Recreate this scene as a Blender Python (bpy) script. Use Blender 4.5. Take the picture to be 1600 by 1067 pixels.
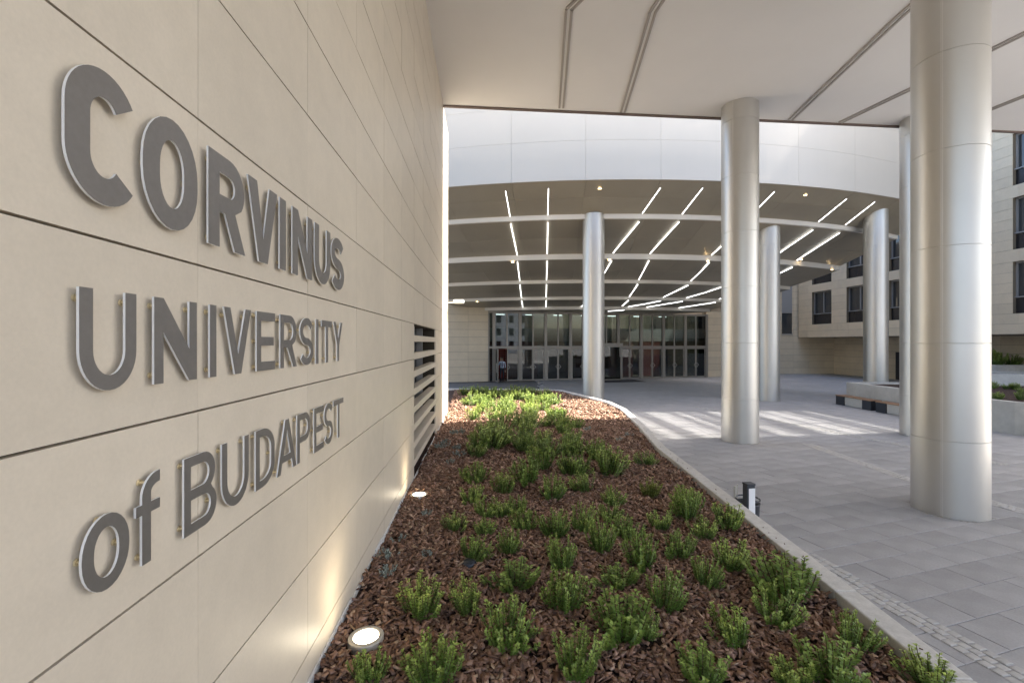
import bpy, bmesh, math, random
import numpy as np
from mathutils import Vector, Matrix
from mathutils.geometry import tessellate_polygon

for o in list(bpy.data.objects):
    bpy.data.objects.remove(o)
SC = bpy.context.scene
COL = SC.collection
R = math.radians
rnd = random.Random(7)

# ------------------------------------------------------------------ camera, sky, sun, exposure
CAMZ = 2.9
F = 711.1
HOR = 535.0
cam_d = bpy.data.cameras.new('camera')
cam = bpy.data.objects.new('camera', cam_d)
COL.objects.link(cam)
cam.location = (0, 0, CAMZ)
cam.rotation_euler = (R(90), 0, 0)
cam_d.sensor_width = 36
cam_d.lens = 16
cam_d.shift_y = 0.001
cam_d.clip_start = 0.05
cam_d.clip_end = 2000
SC.camera = cam

SUN_DIR = Vector((8.3, 1.2, 10.4)).normalized()      # towards the sun
EL = math.asin(SUN_DIR.z)
ROT = math.atan2(SUN_DIR.x, SUN_DIR.y)
world = bpy.data.worlds.new('World')
SC.world = world
world.use_nodes = True
wn = world.node_tree.nodes
sky = wn.new('ShaderNodeTexSky')
sky.sky_type = 'NISHITA'
sky.sun_disc = False
sky.sun_elevation = EL
sky.sun_rotation = ROT
sky.air_density = 0.9
sky.dust_density = 3.5
sky.ozone_density = 0.5
bg = wn['Background']
bg.inputs['Strength'].default_value = 0.15
world.node_tree.links.new(sky.outputs[0], bg.inputs[0])
sd = bpy.data.lights.new('sun', 'SUN')
sd.energy = 5.0
sd.angle = R(0.53)
sd.color = (1.0, 0.95, 0.87)
sun = bpy.data.objects.new('sun', sd)
COL.objects.link(sun)
sun.location = (40, 8, 50)
sun.rotation_euler = SUN_DIR.to_track_quat('Z', 'Y').to_euler()
SC.view_settings.view_transform = 'Standard'
SC.view_settings.look = 'None'
SC.view_settings.gamma = 1
SC.view_settings.exposure = 2.05
SC.render.engine = 'CYCLES'
SC.cycles.use_denoising = True
SC.cycles.max_bounces = 10
SC.cycles.diffuse_bounces = 6
SC.cycles.transparent_max_bounces = 12
SC.cycles.caustics_reflective = False
SC.cycles.caustics_refractive = False
SC.cycles.sample_clamp_indirect = 4

# ------------------------------------------------------------------ helpers
def link(o, parent=None):
    COL.objects.link(o)
    if parent is not None:
        o.parent = parent
    return o

def tag(o, label=None, cat=None, group=None, kind=None):
    if label: o['label'] = label
    if cat: o['category'] = cat
    if group: o['group'] = group
    if kind: o['kind'] = kind
    return o

def empty(name, loc=(0, 0, 0), rz=0, label=None, cat=None, group=None):
    o = bpy.data.objects.new(name, None)
    o.empty_display_size = 0.2
    link(o)
    o.location = loc
    o.rotation_euler = (0, 0, rz)
    return tag(o, label, cat, group)

class MB:
    """collects geometry; build() makes ONE mesh object"""
    def __init__(s):
        s.v = []; s.f = []; s.sm = []
    def add(s, vs, fs, smooth=False):
        b = len(s.v)
        s.v += [tuple(p) for p in vs]
        for f in fs:
            s.f.append([b + i for i in f]); s.sm.append(smooth)
        return s
    def box(s, x0, x1, y0, y1, z0, z1):
        return s.hexa([(x0, y0), (x1, y0), (x1, y1), (x0, y1)], z0, z1)
    def hexa(s, q, z0, z1):
        n = len(q)
        vs = [(p[0], p[1], z0) for p in q] + [(p[0], p[1], z1) for p in q]
        fs = [list(range(n))[::-1], list(range(n, 2 * n))]
        for i in range(n):
            j = (i + 1) % n
            fs.append([i, j, n + j, n + i])
        return s.add(vs, fs)
    def obox(s, o, ax, ay, az):
        """box from corner o with edge vectors"""
        o, ax, ay, az = map(Vector, (o, ax, ay, az))
        vs = [o, o + ax, o + ax + ay, o + ay]
        vs = vs + [p + az for p in vs]
        fs = [[3, 2, 1, 0], [4, 5, 6, 7], [0, 1, 5, 4], [1, 2, 6, 5], [2, 3, 7, 6], [3, 0, 4, 7]]
        return s.add(vs, fs)
    def cyl(s, p0, p1, r0, r1=None, n=12, caps=True, smooth=True):
        if r1 is None: r1 = r0
        p0 = Vector(p0); p1 = Vector(p1)
        d = (p1 - p0).normalized()
        a = d.orthogonal().normalized(); b = d.cross(a)
        vs = []
        for p, r in ((p0, r0), (p1, r1)):
            for i in range(n):
                t = 2 * math.pi * i / n
                vs.append(p + a * (r * math.cos(t)) + b * (r * math.sin(t)))
        s.add(vs, [[i, (i + 1) % n, n + (i + 1) % n, n + i] for i in range(n)], smooth)
        if caps:
            s.add(vs[:n], [list(range(n))[::-1]])
            s.add(vs[n:], [list(range(n))])
        return s
    def lathe(s, prof, n=48, c=(0, 0), smooth=True):
        vs = []
        m = len(prof)
        for r, z in prof:
            for i in range(n):
                t = 2 * math.pi * i / n
                vs.append((c[0] + r * math.cos(t), c[1] + r * math.sin(t), z))
        fs = []
        for k in range(m - 1):
            for i in range(n):
                j = (i + 1) % n
                fs.append([k * n + i, k * n + j, (k + 1) * n + j, (k + 1) * n + i])
        return s.add(vs, fs, smooth)
    def mesh(s, name, mat):
        me = bpy.data.meshes.new(name)
        me.from_pydata(s.v, [], s.f)
        if any(s.sm):
            me.polygons.foreach_set('use_smooth', s.sm)
        if mat is not None: me.materials.append(mat)
        me.update()
        return me
    def build(s, name, mat, parent=None, bevel=0):
        me = s.mesh(name, mat)
        o = bpy.data.objects.new(name, me)
        link(o, parent)
        if bevel:
            m = o.modifiers.new('bevel', 'BEVEL'); m.width = bevel; m.segments = 2; m.limit_method = 'ANGLE'
        return o

def inst(name, me, parent=None, loc=(0, 0, 0), rz=0, scale=None):
    o = bpy.data.objects.new(name, me)
    link(o, parent)
    o.location = loc; o.rotation_euler = (0, 0, rz)
    if scale: o.scale = scale
    return o

def copy_tree(src, parent=None):
    c = src.copy(); COL.objects.link(c); c.parent = parent
    for ch in src.children: copy_tree(ch, c)
    return c

# ------------------------------------------------------------------ materials
def mat(name, col, rough=0.6, metal=0.0, noise=None, bump=None, spec=0.5, emit=None, estr=0, var=0.0):
    m = bpy.data.materials.new(name); m.use_nodes = True
    nt = m.node_tree; N = nt.nodes; L = nt.links
    b = N['Principled BSDF']
    b.inputs['Base Color'].default_value = (*col, 1)
    b.inputs['Roughness'].default_value = rough
    b.inputs['Metallic'].default_value = metal
    b.inputs['Specular IOR Level'].default_value = spec
    tc = N.new('ShaderNodeTexCoord')
    out = None
    if noise:
        # list of (scale, amount) layers, multiply colour
        prev = None
        for sc, amt in noise:
            n = N.new('ShaderNodeTexNoise'); n.inputs['Scale'].default_value = sc
            n.inputs['Detail'].default_value = 5; n.inputs['Roughness'].default_value = 0.6
            L.new(tc.outputs['Object'], n.inputs['Vector'])
            mr = N.new('ShaderNodeMapRange')
            mr.inputs['From Min'].default_value = 0.3; mr.inputs['From Max'].default_value = 0.7
            mr.inputs['To Min'].default_value = 1 - amt; mr.inputs['To Max'].default_value = 1 + amt
            L.new(n.outputs['Fac'], mr.inputs['Value'])
            if prev is None: prev = mr.outputs[0]
            else:
                mu = N.new('ShaderNodeMath'); mu.operation = 'MULTIPLY'
                L.new(prev, mu.inputs[0]); L.new(mr.outputs[0], mu.inputs[1]); prev = mu.outputs[0]
        out = prev
    if var:
        oi = N.new('ShaderNodeObjectInfo')
        mr = N.new('ShaderNodeMapRange'); mr.inputs['To Min'].default_value = 1 - var; mr.inputs['To Max'].default_value = 1 + var
        L.new(oi.outputs['Random'], mr.inputs['Value'])
        if out is None: out = mr.outputs[0]
        else:
            mu = N.new('ShaderNodeMath'); mu.operation = 'MULTIPLY'
            L.new(out, mu.inputs[0]); L.new(mr.outputs[0], mu.inputs[1]); out = mu.outputs[0]
    if out is not None:
        vm = N.new('ShaderNodeVectorMath'); vm.operation = 'SCALE'
        vm.inputs[0].default_value = col
        L.new(out, vm.inputs['Scale']); L.new(vm.outputs[0], b.inputs['Base Color'])
    if bump:
        n = N.new('ShaderNodeTexNoise'); n.inputs['Scale'].default_value = bump[0]; n.inputs['Detail'].default_value = 4
        L.new(tc.outputs['Object'], n.inputs['Vector'])
        bp = N.new('ShaderNodeBump'); bp.inputs['Strength'].default_value = bump[1]; bp.inputs['Distance'].default_value = bump[2]
        L.new(n.outputs['Fac'], bp.inputs['Height']); L.new(bp.outputs[0], b.inputs['Normal'])
    if emit:
        b.inputs['Emission Color'].default_value = (*emit, 1); b.inputs['Emission Strength'].default_value = estr
    return m

def attr_mat(name, rough=0.7, trans=0.0, spec=0.3):
    """colour from the mesh colour attribute 'tint' (each chip or leaf has its own colour)"""
    m = bpy.data.materials.new(name); m.use_nodes = True
    N = m.node_tree.nodes; L = m.node_tree.links
    b = N['Principled BSDF']; b.inputs['Roughness'].default_value = rough
    b.inputs['Specular IOR Level'].default_value = spec
    a = N.new('ShaderNodeVertexColor'); a.layer_name = 'tint'
    L.new(a.outputs['Color'], b.inputs['Base Color'])
    if trans:
        t = N.new('ShaderNodeBsdfTranslucent'); L.new(a.outputs['Color'], t.inputs['Color'])
        mx = N.new('ShaderNodeMixShader'); mx.inputs[0].default_value = trans
        L.new(b.outputs[0], mx.inputs[1]); L.new(t.outputs[0], mx.inputs[2])
        L.new(mx.outputs[0], N['Material Output'].inputs['Surface'])
    return m

def glass_mat(name, tint=(0.42, 0.47, 0.45), refl=0.05):
    m = bpy.data.materials.new(name); m.use_nodes = True
    N = m.node_tree.nodes; L = m.node_tree.links
    N.remove(N['Principled BSDF'])
    t = N.new('ShaderNodeBsdfTransparent'); t.inputs['Color'].default_value = (*tint, 1)
    g = N.new('ShaderNodeBsdfGlossy'); g.inputs['Roughness'].default_value = 0.01
    fr = N.new('ShaderNodeFresnel'); fr.inputs['IOR'].default_value = 1.7
    mx = N.new('ShaderNodeMixShader')
    L.new(fr.outputs[0], mx.inputs[0]); L.new(t.outputs[0], mx.inputs[1]); L.new(g.outputs[0], mx.inputs[2])
    L.new(mx.outputs[0], N['Material Output'].inputs['Surface'])
    return m

M = {}
M['wall'] = mat('beige ceramic', (0.68, 0.605, 0.49), 0.47, noise=[(1.1, 0.045), (7, 0.03), (70, 0.03)], bump=(140, 0.06, 0.004), var=0.03)
M['joint'] = mat('dark joint', (0.05, 0.042, 0.03), 0.9)
M['stone'] = mat('beige cladding', (0.67, 0.565, 0.41), 0.5, noise=[(2, 0.05), (14, 0.04)], var=0.05)
M['stonejoint'] = mat('cladding joint', (0.16, 0.13, 0.09), 0.9)
M['letter'] = mat('brushed grey face', (0.27, 0.255, 0.24), 0.42, 0.6, noise=[(40, 0.05)])
M['letteredge'] = mat('bright aluminium edge', (0.82, 0.84, 0.86), 0.3, 0.3)
M['brass'] = mat('brass pin', (0.78, 0.66, 0.42), 0.35, 0.6)
M['ceiling'] = mat('white plaster ceiling', (0.76, 0.75, 0.735), 0.7, noise=[(0.6, 0.02)])
M['trough'] = mat('taupe aluminium', (0.40, 0.37, 0.34), 0.5, 0.2)
M['diffuser'] = mat('white diffuser', (0.85, 0.85, 0.83), 0.4)
M['edge'] = mat('brown edge trim', (0.16, 0.12, 0.10), 0.6)
M['column'] = mat('champagne aluminium', (0.57, 0.555, 0.52), 0.42, 0.9, noise=[(0.8, 0.03)])
M['groove'] = mat('pale seam', (0.66, 0.64, 0.60), 0.4, 0.4)
M['fascia'] = mat('white aluminium panel', (0.50, 0.46, 0.395), 0.42, 0.1, noise=[(0.5, 0.02)], var=0.012)
M['fasciajoint'] = mat('grey fascia joint', (0.44, 0.41, 0.36), 0.6)
M['soffit'] = mat('olive bronze panel', (0.36, 0.32, 0.245), 0.42, 0.3, noise=[(0.7, 0.05)], var=0.06)
M['soffitback'] = mat('soffit joint', (0.36, 0.33, 0.28), 0.7)
M['band'] = mat('pale ring band', (0.74, 0.70, 0.63), 0.6)
M['led'] = mat('lit light line', (1, 1, 1), 0.5, emit=(0.95, 0.98, 1.0), estr=2.0)
M['spot'] = mat('lit downlight', (1, 1, 1), 0.5, emit=(1.0, 0.72, 0.38), estr=6)
M['uplamp'] = mat('lit uplight lens', (1, 1, 1), 0.5, emit=(1.0, 0.86, 0.62), estr=9)
M['steelring'] = mat('dull steel ring', (0.55, 0.53, 0.48), 0.4, 0.7)
M['bark'] = attr_mat('bark chips', 0.85, 0, 0.2)
M['soil'] = mat('dark bark bed', (0.055, 0.03, 0.02), 0.95, noise=[(8, 0.3), (40, 0.35)], bump=(30, 1.0, 0.05))
M['leaf'] = attr_mat('boxwood leaf', 0.42, 0.25, 0.45)
M['stem'] = mat('woody stem', (0.10, 0.075, 0.04), 0.8)
M['concrete'] = mat('concrete kerb', (0.58, 0.565, 0.53), 0.8, noise=[(1.5, 0.08), (12, 0.08), (70, 0.08)], bump=(90, 0.25, 0.004), var=0.04)
M['concrete2'] = mat('planter concrete', (0.55, 0.53, 0.48), 0.8, noise=[(0.8, 0.1), (6, 0.07), (50, 0.05)], bump=(60, 0.2, 0.004))
M['paver'] = mat('grey paving slab', (0.35, 0.345, 0.345), 0.62, noise=[(0.35, 0.12), (2.2, 0.10), (45, 0.09)], bump=(120, 0.2, 0.003), var=0.09)
M['pavjoint'] = mat('paving joint', (0.19, 0.185, 0.18), 0.9, noise=[(2, 0.15)])
M['cobble'] = mat('granite cobble', (0.42, 0.41, 0.39), 0.75, noise=[(10, 0.12)], var=0.18)
M['frame'] = mat('grey-brown aluminium frame', (0.30, 0.275, 0.24), 0.45, 0.4)
M['glass'] = glass_mat('entrance glass')
M['winglass'] = mat('dark window glass', (0.03, 0.035, 0.04), 0.03, spec=0.9)
M['spandrel'] = mat('black spandrel', (0.02, 0.019, 0.022), 0.25)
M['winframe'] = mat('window frame', (0.33, 0.33, 0.33), 0.5, 0.3)
M['dark'] = mat('dark recess', (0.03, 0.03, 0.035), 0.7)
M['darkblue'] = mat('dark steel', (0.045, 0.05, 0.06), 0.45, 0.4)
M['wood'] = mat('brown bench wood', (0.32, 0.19, 0.11), 0.6, noise=[(20, 0.2)])
M['white'] = mat('white plastic', (0.8, 0.8, 0.8), 0.4)
M['redwall'] = None
M['lobby'] = mat('lobby wall', (0.30, 0.27, 0.22), 0.7)
M['lobbyfloor'] = mat('lobby floor', (0.22, 0.20, 0.18), 0.35)
M['mat'] = mat('dark door mat', (0.05, 0.045, 0.045), 0.95)
M['skin'] = mat('skin', (0.50, 0.32, 0.24), 0.55)
M['shirt'] = mat('light blue shirt', (0.50, 0.56, 0.70), 0.8)
M['trousers'] = mat('dark trousers', (0.025, 0.025, 0.035), 0.8)
M['tie'] = mat('dark tie', (0.03, 0.04, 0.09), 0.6)
M['hair'] = mat('dark hair', (0.03, 0.022, 0.018), 0.6)
M['flash'] = mat('white membrane strip', (0.72, 0.72, 0.70), 0.6, noise=[(25, 0.15)])
M['gravel'] = mat('grit', (0.40, 0.38, 0.34), 0.9)

def red_dots():
    m = mat('red panel with pale dots', (0.26, 0.018, 0.012), 0.5)
    N = m.node_tree.nodes; L = m.node_tree.links
    tc = N.new('ShaderNodeTexCoord')
    vm = N.new('ShaderNodeVectorMath'); vm.operation = 'SCALE'; vm.inputs['Scale'].default_value = 5.0
    fr = N.new('ShaderNodeVectorMath'); fr.operation = 'FRACTION'
    sb = N.new('ShaderNodeVectorMath'); sb.operation = 'SUBTRACT'; sb.inputs[1].default_value = (0.5, 0.5, 0.5)
    ml = N.new('ShaderNodeVectorMath'); ml.operation = 'MULTIPLY'; ml.inputs[1].default_value = (1, 0, 1)
    ln = N.new('ShaderNodeVectorMath'); ln.operation = 'LENGTH'
    lt = N.new('ShaderNodeMath'); lt.operation = 'LESS_THAN'; lt.inputs[1].default_value = 0.2
    mx = N.new('ShaderNodeMix'); mx.data_type = 'RGBA'
    mx.inputs[6].default_value = (0.26, 0.018, 0.012, 1); mx.inputs[7].default_value = (0.6, 0.35, 0.28, 1)
    L.new(tc.outputs['Object'], vm.inputs[0]); L.new(vm.outputs[0], fr.inputs[0]); L.new(fr.outputs[0], sb.inputs[0])
    L.new(sb.outputs[0], ml.inputs[0]); L.new(ml.outputs[0], ln.inputs[0]); L.new(ln.outputs['Value'], lt.inputs[0])
    L.new(lt.outputs[0], mx.inputs[0]); L.new(mx.outputs[2], N['Principled BSDF'].inputs['Base Color'])
    return m
M['redwall'] = red_dots()

# ------------------------------------------------------------------ plan geometry
WX0, WSL = -1.178, -0.0633           # sign wall: X = WX0 + WSL*Y
WU = Vector((WSL, 1, 0)).normalized()
WN = Vector((1, -WSL, 0)).normalized()
def wallp(Y, off=0.0, z=0.0):
    return Vector((WX0 + WSL * Y, Y, z)) + WN * off
def wall_px(x, y, off=0.0):
    """a point of the wall plane (moved out by off) as (Y, z)"""
    k = (x - 800) / F
    Y = (WX0 + off) / (k - WSL)
    return Y, CAMZ - (y - HOR) * Y / F
def on_z(px, py, z):
    Y = F * (CAMZ - z) / (py - HOR)
    return Vector(((px - 800) * Y / F, Y, z))
SOIL = 0.60
KERB = 0.68
CEIL = 9.88

# ------------------------------------------------------------------ ground and paving
ground = MB().add([(-300, -300, -0.05), (300, -300, -0.05), (300, 400, -0.05), (-300, 400, -0.05)], [[0, 1, 2, 3]]).build('ground', M['pavjoint'])
tag(ground, kind='structure')

outer = [(2.93, 0.6), (3.05, 3.0), (3.17, 6.2), (3.27, 9.6), (3.62, 12.6), (3.84, 15.3), (3.72, 17.1), (3.19, 18.9), (2.28, 21.5), (1.7, 21.75), (-3.3, 22.1)]
def offset_poly(pl, d):
    res = []
    for i, p in enumerate(pl):
        a = Vector(pl[max(i - 1, 0)]); b = Vector(pl[min(i + 1, len(pl) - 1)])
        t = (b - a).normalized()
        n = Vector((-t.y, t.x))
        res.append((p[0] + n.x * d, p[1] + n.y * d))
    return res
inner = offset_poly(outer, 0.2)
def in_poly(x, y, poly):
    c = False; n = len(poly); j = n - 1
    for i in range(n):
        xi, yi = poly[i]; xj, yj = poly[j]
        if (yi > y) != (yj > y) and x < (xj - xi) * (y - yi) / (yj - yi) + xi: c = not c
        j = i
    return c
bed_outer = [(WX0 + WSL * 0.6, 0.6)] + outer
bed_inner = [(WX0 + WSL * 0.6 + .02, 0.6)] + inner + [(WX0 + WSL * 15.2, 21.9), (WX0 + WSL * 15.2, 15.2)]

pavement = empty('pavement', (0, 0, 0))
tag(pavement, kind='structure')
PA = R(17)
pd = Vector((math.cos(PA), math.sin(PA))); pn = Vector((-math.sin(PA), math.cos(PA)))
COLS = [(7.56, 7.87), (6.75, 13.48), (3.85, 21.5), (12.85, 22.8), (18.3, 22.9), (12.75, 14.2)]
strips = [((8.45, 13.0), (8.40, 9.6), (8.85, 7.6), (9.6, 4.0)), ((8.2, 20.4), (9.6, 17.5), (10.7, 13.8), (11.7, 10.8)), ((4.02, 6.3), (4.18, 5.2), (4.45, 3.7), (4.8, 1.8))]
def near_strip(x, y, w=0.16):
    for st in strips:
        for a, b in zip(st[:-1], st[1:]):
            a = Vector(a); b = Vector(b); p = Vector((x, y)); ab = b - a
            t = max(0, min(1, (p - a).dot(ab) / ab.length_squared))
            if (a + ab * t - p).length < w: return True
    return False
ROW, LEN = 0.42, 0.64
cells = []
for i in range(-40, 110):
    for j in range(-40, 110):
        u = (j + (0.5 if i % 2 else 0)) * LEN; v = i * ROW
        c = pd * u + pn * v
        if not (2.0 < c.x < 30 and 1.5 < c.y < 44): continue
        if in_poly(c.x, c.y, bed_outer): continue
        cells.append((c.y * 1.0 + 0.15 * abs(c.x - 5), c.x, c.y))
cells.sort()
g = 0.004
slab_me = MB().add([(-LEN/2 + g, -ROW/2 + g, -0.045), (LEN/2 - g, -ROW/2 + g, -0.045), (LEN/2 - g, ROW/2 - g, -0.045), (-LEN/2 + g, ROW/2 - g, -0.045),
                    (-LEN/2 + g, -ROW/2 + g, -0.003), (LEN/2 - g, -ROW/2 + g, -0.003), (LEN/2 - g, ROW/2 - g, -0.003), (-LEN/2 + g, ROW/2 - g, -0.003),
                    (-LEN/2 + g + .004, -ROW/2 + g + .004, 0), (LEN/2 - g - .004, -ROW/2 + g + .004, 0), (LEN/2 - g - .004, ROW/2 - g - .004, 0), (-LEN/2 + g + .004, ROW/2 - g - .004, 0)],
                   [[0, 1, 5, 4], [1, 2, 6, 5], [2, 3, 7, 6], [3, 0, 4, 7], [4, 5, 9, 8], [5, 6, 10, 9], [6, 7, 11, 10], [7, 4, 8, 11], [8, 9, 10, 11]]).mesh('paving_slab', M['paver'])
rest = MB()
npav = 0
for k, x, y in cells:
    inview = abs(x) < 1.16 * y + .5
    if npav < 290 and inview:
        o = inst('paving_slab', slab_me, pavement, (x, y, rnd.uniform(-.002, .002)), PA)
        npav += 1
    else:
        dz = rnd.uniform(-.002, .002)
        q = [Vector((x, y)) + pd * sx * (LEN/2 - g) + pn * sy * (ROW/2 - g) for sx, sy in ((-1, -1), (1, -1), (1, 1), (-1, 1))]
        rest.add([(p.x, p.y, -0.045) for p in q] + [(p.x, p.y, dz) for p in q], [[0, 1, 5, 4], [1, 2, 6, 5], [2, 3, 7, 6], [3, 0, 4, 7], [4, 5, 6, 7]])
o = rest.build('distant_paving', M['paver'], pavement); tag(o, kind='stuff')

# cobble strips laid in the paving: small setts, one piece each strip
for st in strips:
    mb = MB()
    for a, b in zip(st[:-1], st[1:]):
        a = Vector(a); b = Vector(b); d = (b - a); Ls = d.length; d.normalize(); n = Vector((-d.y, d.x))
        k = 0
        while k * 0.1 < Ls:
            for r_ in range(3):
                c = a + d * (k * 0.1 + rnd.uniform(-.006, .006) + (0.05 if r_ % 2 else 0)) + n * ((r_ - 1) * 0.1 + rnd.uniform(-.006, .006))
                s_ = 0.043; h = rnd.uniform(0.005, 0.014)
                q = [c + d * sx * s_ + n * sy * s_ for sx, sy in ((-1, -1), (1, -1), (1, 1), (-1, 1))]
                q2 = [c + d * sx * s_ * .7 + n * sy * s_ * .7 for sx, sy in ((-1, -1), (1, -1), (1, 1), (-1, 1))]
                mb.add([(p.x, p.y, -0.01) for p in q] + [(p.x, p.y, h - .004) for p in q] + [(p.x, p.y, h) for p in q2],
                       [[0, 1, 5, 4], [1, 2, 6, 5], [2, 3, 7, 6], [3, 0, 4, 7], [4, 5, 9, 8], [5, 6, 10, 9], [6, 7, 11, 10], [7, 4, 8, 11], [8, 9, 10, 11]])
            k += 1
    o = mb.build('cobble_strip', M['cobble'], pavement); tag(o, kind='stuff')

# ------------------------------------------------------------------ sign wall
WEND = 15.2
wall = empty('sign_wall', wallp(0), 0, 'long beige ceramic panel wall carrying the metal lettering', 'wall')
ZJ = [0.21 + 0.602 * k for k in range(17)]
YJ = [1.88 + 1.175 * k for k in range(-4, 12)]
YJ = [y for y in YJ if y < WEND - .3] + [WEND]
LY0, LY1 = YJ[9 - 0] if False else 7.755, 11.28
T = 0.03
wo = -wallp(0)
def wall_box(mb, y0, y1, z0, z1, o0, o1):
    q = [wallp(y0, o0), wallp(y0, o1), wallp(y1, o1), wallp(y1, o0)]
    q = [(p.x + wo.x, p.y + wo.y) for p in q]
    return mb.hexa(q[::-1], z0, z1)
# core behind the panels, with the grille opening left out
core = MB()
wall_box(core, -3.0, LY0, -0.05, CEIL + .3, -0.5, -T - .002)
wall_box(core, LY1, WEND - .01, -0.05, CEIL + .3, -0.5, -T - .002)
wall_box(core, LY0, LY1, 3.21, CEIL + .3, -0.5, -T - .002)
wall_box(core, LY0, LY1, -0.05, CEIL - 5, -0.6, -0.45)
core.build('wall_core', M['joint'], wall)
for zi in range(len(ZJ)):
    z0 = ZJ[zi]; z1 = ZJ[zi + 1] if zi + 1 < len(ZJ) else CEIL + .02
    if z1 - z0 < .05: continue
    for y0, y1 in zip(YJ[:-1], YJ[1:]):
        segs = [(y0, y1)]
        if z0 < 3.1:
            segs = []
            if y0 < LY0: segs.append((y0, min(y1, LY0)))
            if y1 > LY1: segs.append((max(y0, LY1), y1))
        for a, b in segs:
            if b - a < .06: continue
            wall_box(MB(), a + .0012, b - .0012, z0 + .0045, z1 - .0045, -T, rnd.uniform(-.0012, .0012)).build('panel', M['wall'], wall)
# grille of tile slats in front of a dark recess
zt = ZJ[5]
gr = empty('ventilation_grille', (0, 0, 0)); gr.parent = wall
for k in range(9):
    a = zt - 0.305 * k - 0.195
    if k < 8:
        wall_box(MB(), LY0 + .002, LY1 - .002, a - 0.11, a, -.16, -.001).build('slat', M['wall'], gr)
for k in (1, 2):
    y = LY0 + (LY1 - LY0) * k / 3
    wall_box(MB(), y - .03, y + .03, 0.4, zt, -.30, -.17).build('divider', M['winframe'], gr)
wall_box(MB(), LY0, LY1, 0.3, zt + .02, -.44, -.40).build('recess_back', M['darkblue'], gr)
# end face of the wall (sun-lit return) and base strip
wall_box(MB(), WEND - .005, WEND + .03, 0.0, CEIL + .02, -.5, .001).build('end_panel', M['wall'], wall)
mb = MB()
y = 1.0
while y < WEND:
    L_ = rnd.uniform(.25, .6)
    wall_box(mb, y, min(y + L_, WEND), 0.5, SOIL + rnd.uniform(.012, .05), .002, rnd.uniform(.008, .02))
    y += L_
mb.build('base_strip', M['flash'], wall)
# building mass behind the wall
bm_ = MB()
q = [wallp(-3, -.52), wallp(WEND - .05, -.52), wallp(WEND - .05, -14), wallp(-3, -14)]
bm_.hexa([(p.x + wo.x, p.y + wo.y) for p in q], -0.05, CEIL + .3)
bm_.build('building_mass', M['stone'], wall)

# ------------------------------------------------------------------ near ceiling slab with light troughs
E0, E1 = Vector((-2.0, 13.40)), Vector((12.4, 14.68))
ed = (E1 - E0).normalized()
def edge_pt(x): return E0 + ed * ((x - E0.x) / ed.x)
cl, cr = edge_pt(-16), edge_pt(21.5)
ceil = empty('canopy_ceiling', (0, 0, CEIL), 0, 'broad flat white soffit over the lettered wall and near columns', 'ceiling')
MB().hexa([(-16, -7), (21.5, -7), (cr.x, cr.y), (cl.x, cl.y)], 0, 0.7).build('slab', M['ceiling'], ceil)
mb = MB()
a, b = edge_pt(-2.2), edge_pt(21.5)
nrm = Vector((-ed.y, ed.x))
mb.hexa([tuple(a - nrm * .03), tuple(b - nrm * .03), tuple(b + nrm * .06), tuple(a + nrm * .06)], -0.045, -0.003)
mb.build('edge_trim', M['edge'], ceil)
troughs = [[(877, 168), (889, 14), (903, 0)], [(973, 175), (1020, 18), (1032, 0)], [(1235, 187), (1392, 38), (1425, 8)], [(1313, 191), (1420, 140), (1600, 52)], [(1500, 190), (1547, 171), (1640, 134)]]
names = ['leftmost light trough in the white soffit, beside the lettered wall', 'second light trough from the lettered wall in the white soffit',
         'long slanting light trough in the white soffit between the two nearest columns', 'light trough in the white soffit passing behind the nearest column', 'rightmost light trough in the white soffit at the picture edge']
for pl, lab in zip(troughs, names):
    t = empty('light_trough', (0, 0, CEIL), 0, lab, 'light trough', 'light troughs in the soffit')
    pts = []
    for x, y in pl:
        Y = F * (CEIL - CAMZ) / (HOR - y)
        pts.append(Vector(((x - 800) * Y / F, Y)))
    # continue the last piece a little further over the camera
    pts[-1] = pts[-2] + (pts[-1] - pts[-2]).normalized() * max((pts[-1] - pts[-2]).length, 3.0)
    d0 = (pts[0] - pts[1]).normalized()
    for a, b in zip(pts[:-1], pts[1:]):
        d = (b - a).normalized(); n = Vector((-d.y, d.x))
        for s0, s1, z, nm, mt in ((-.085, -.03, -.035, 'rail', 'trough'), (.03, .085, -.035, 'rail', 'trough'), (-.0295, .0295, -.012, 'diffuser', 'diffuser')):
            q = [a + n * s0, b + n * s0, b + n * s1, a + n * s1]
            MB().hexa([tuple(p) for p in q], z, -.001).build(nm, M[mt], t)

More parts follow.
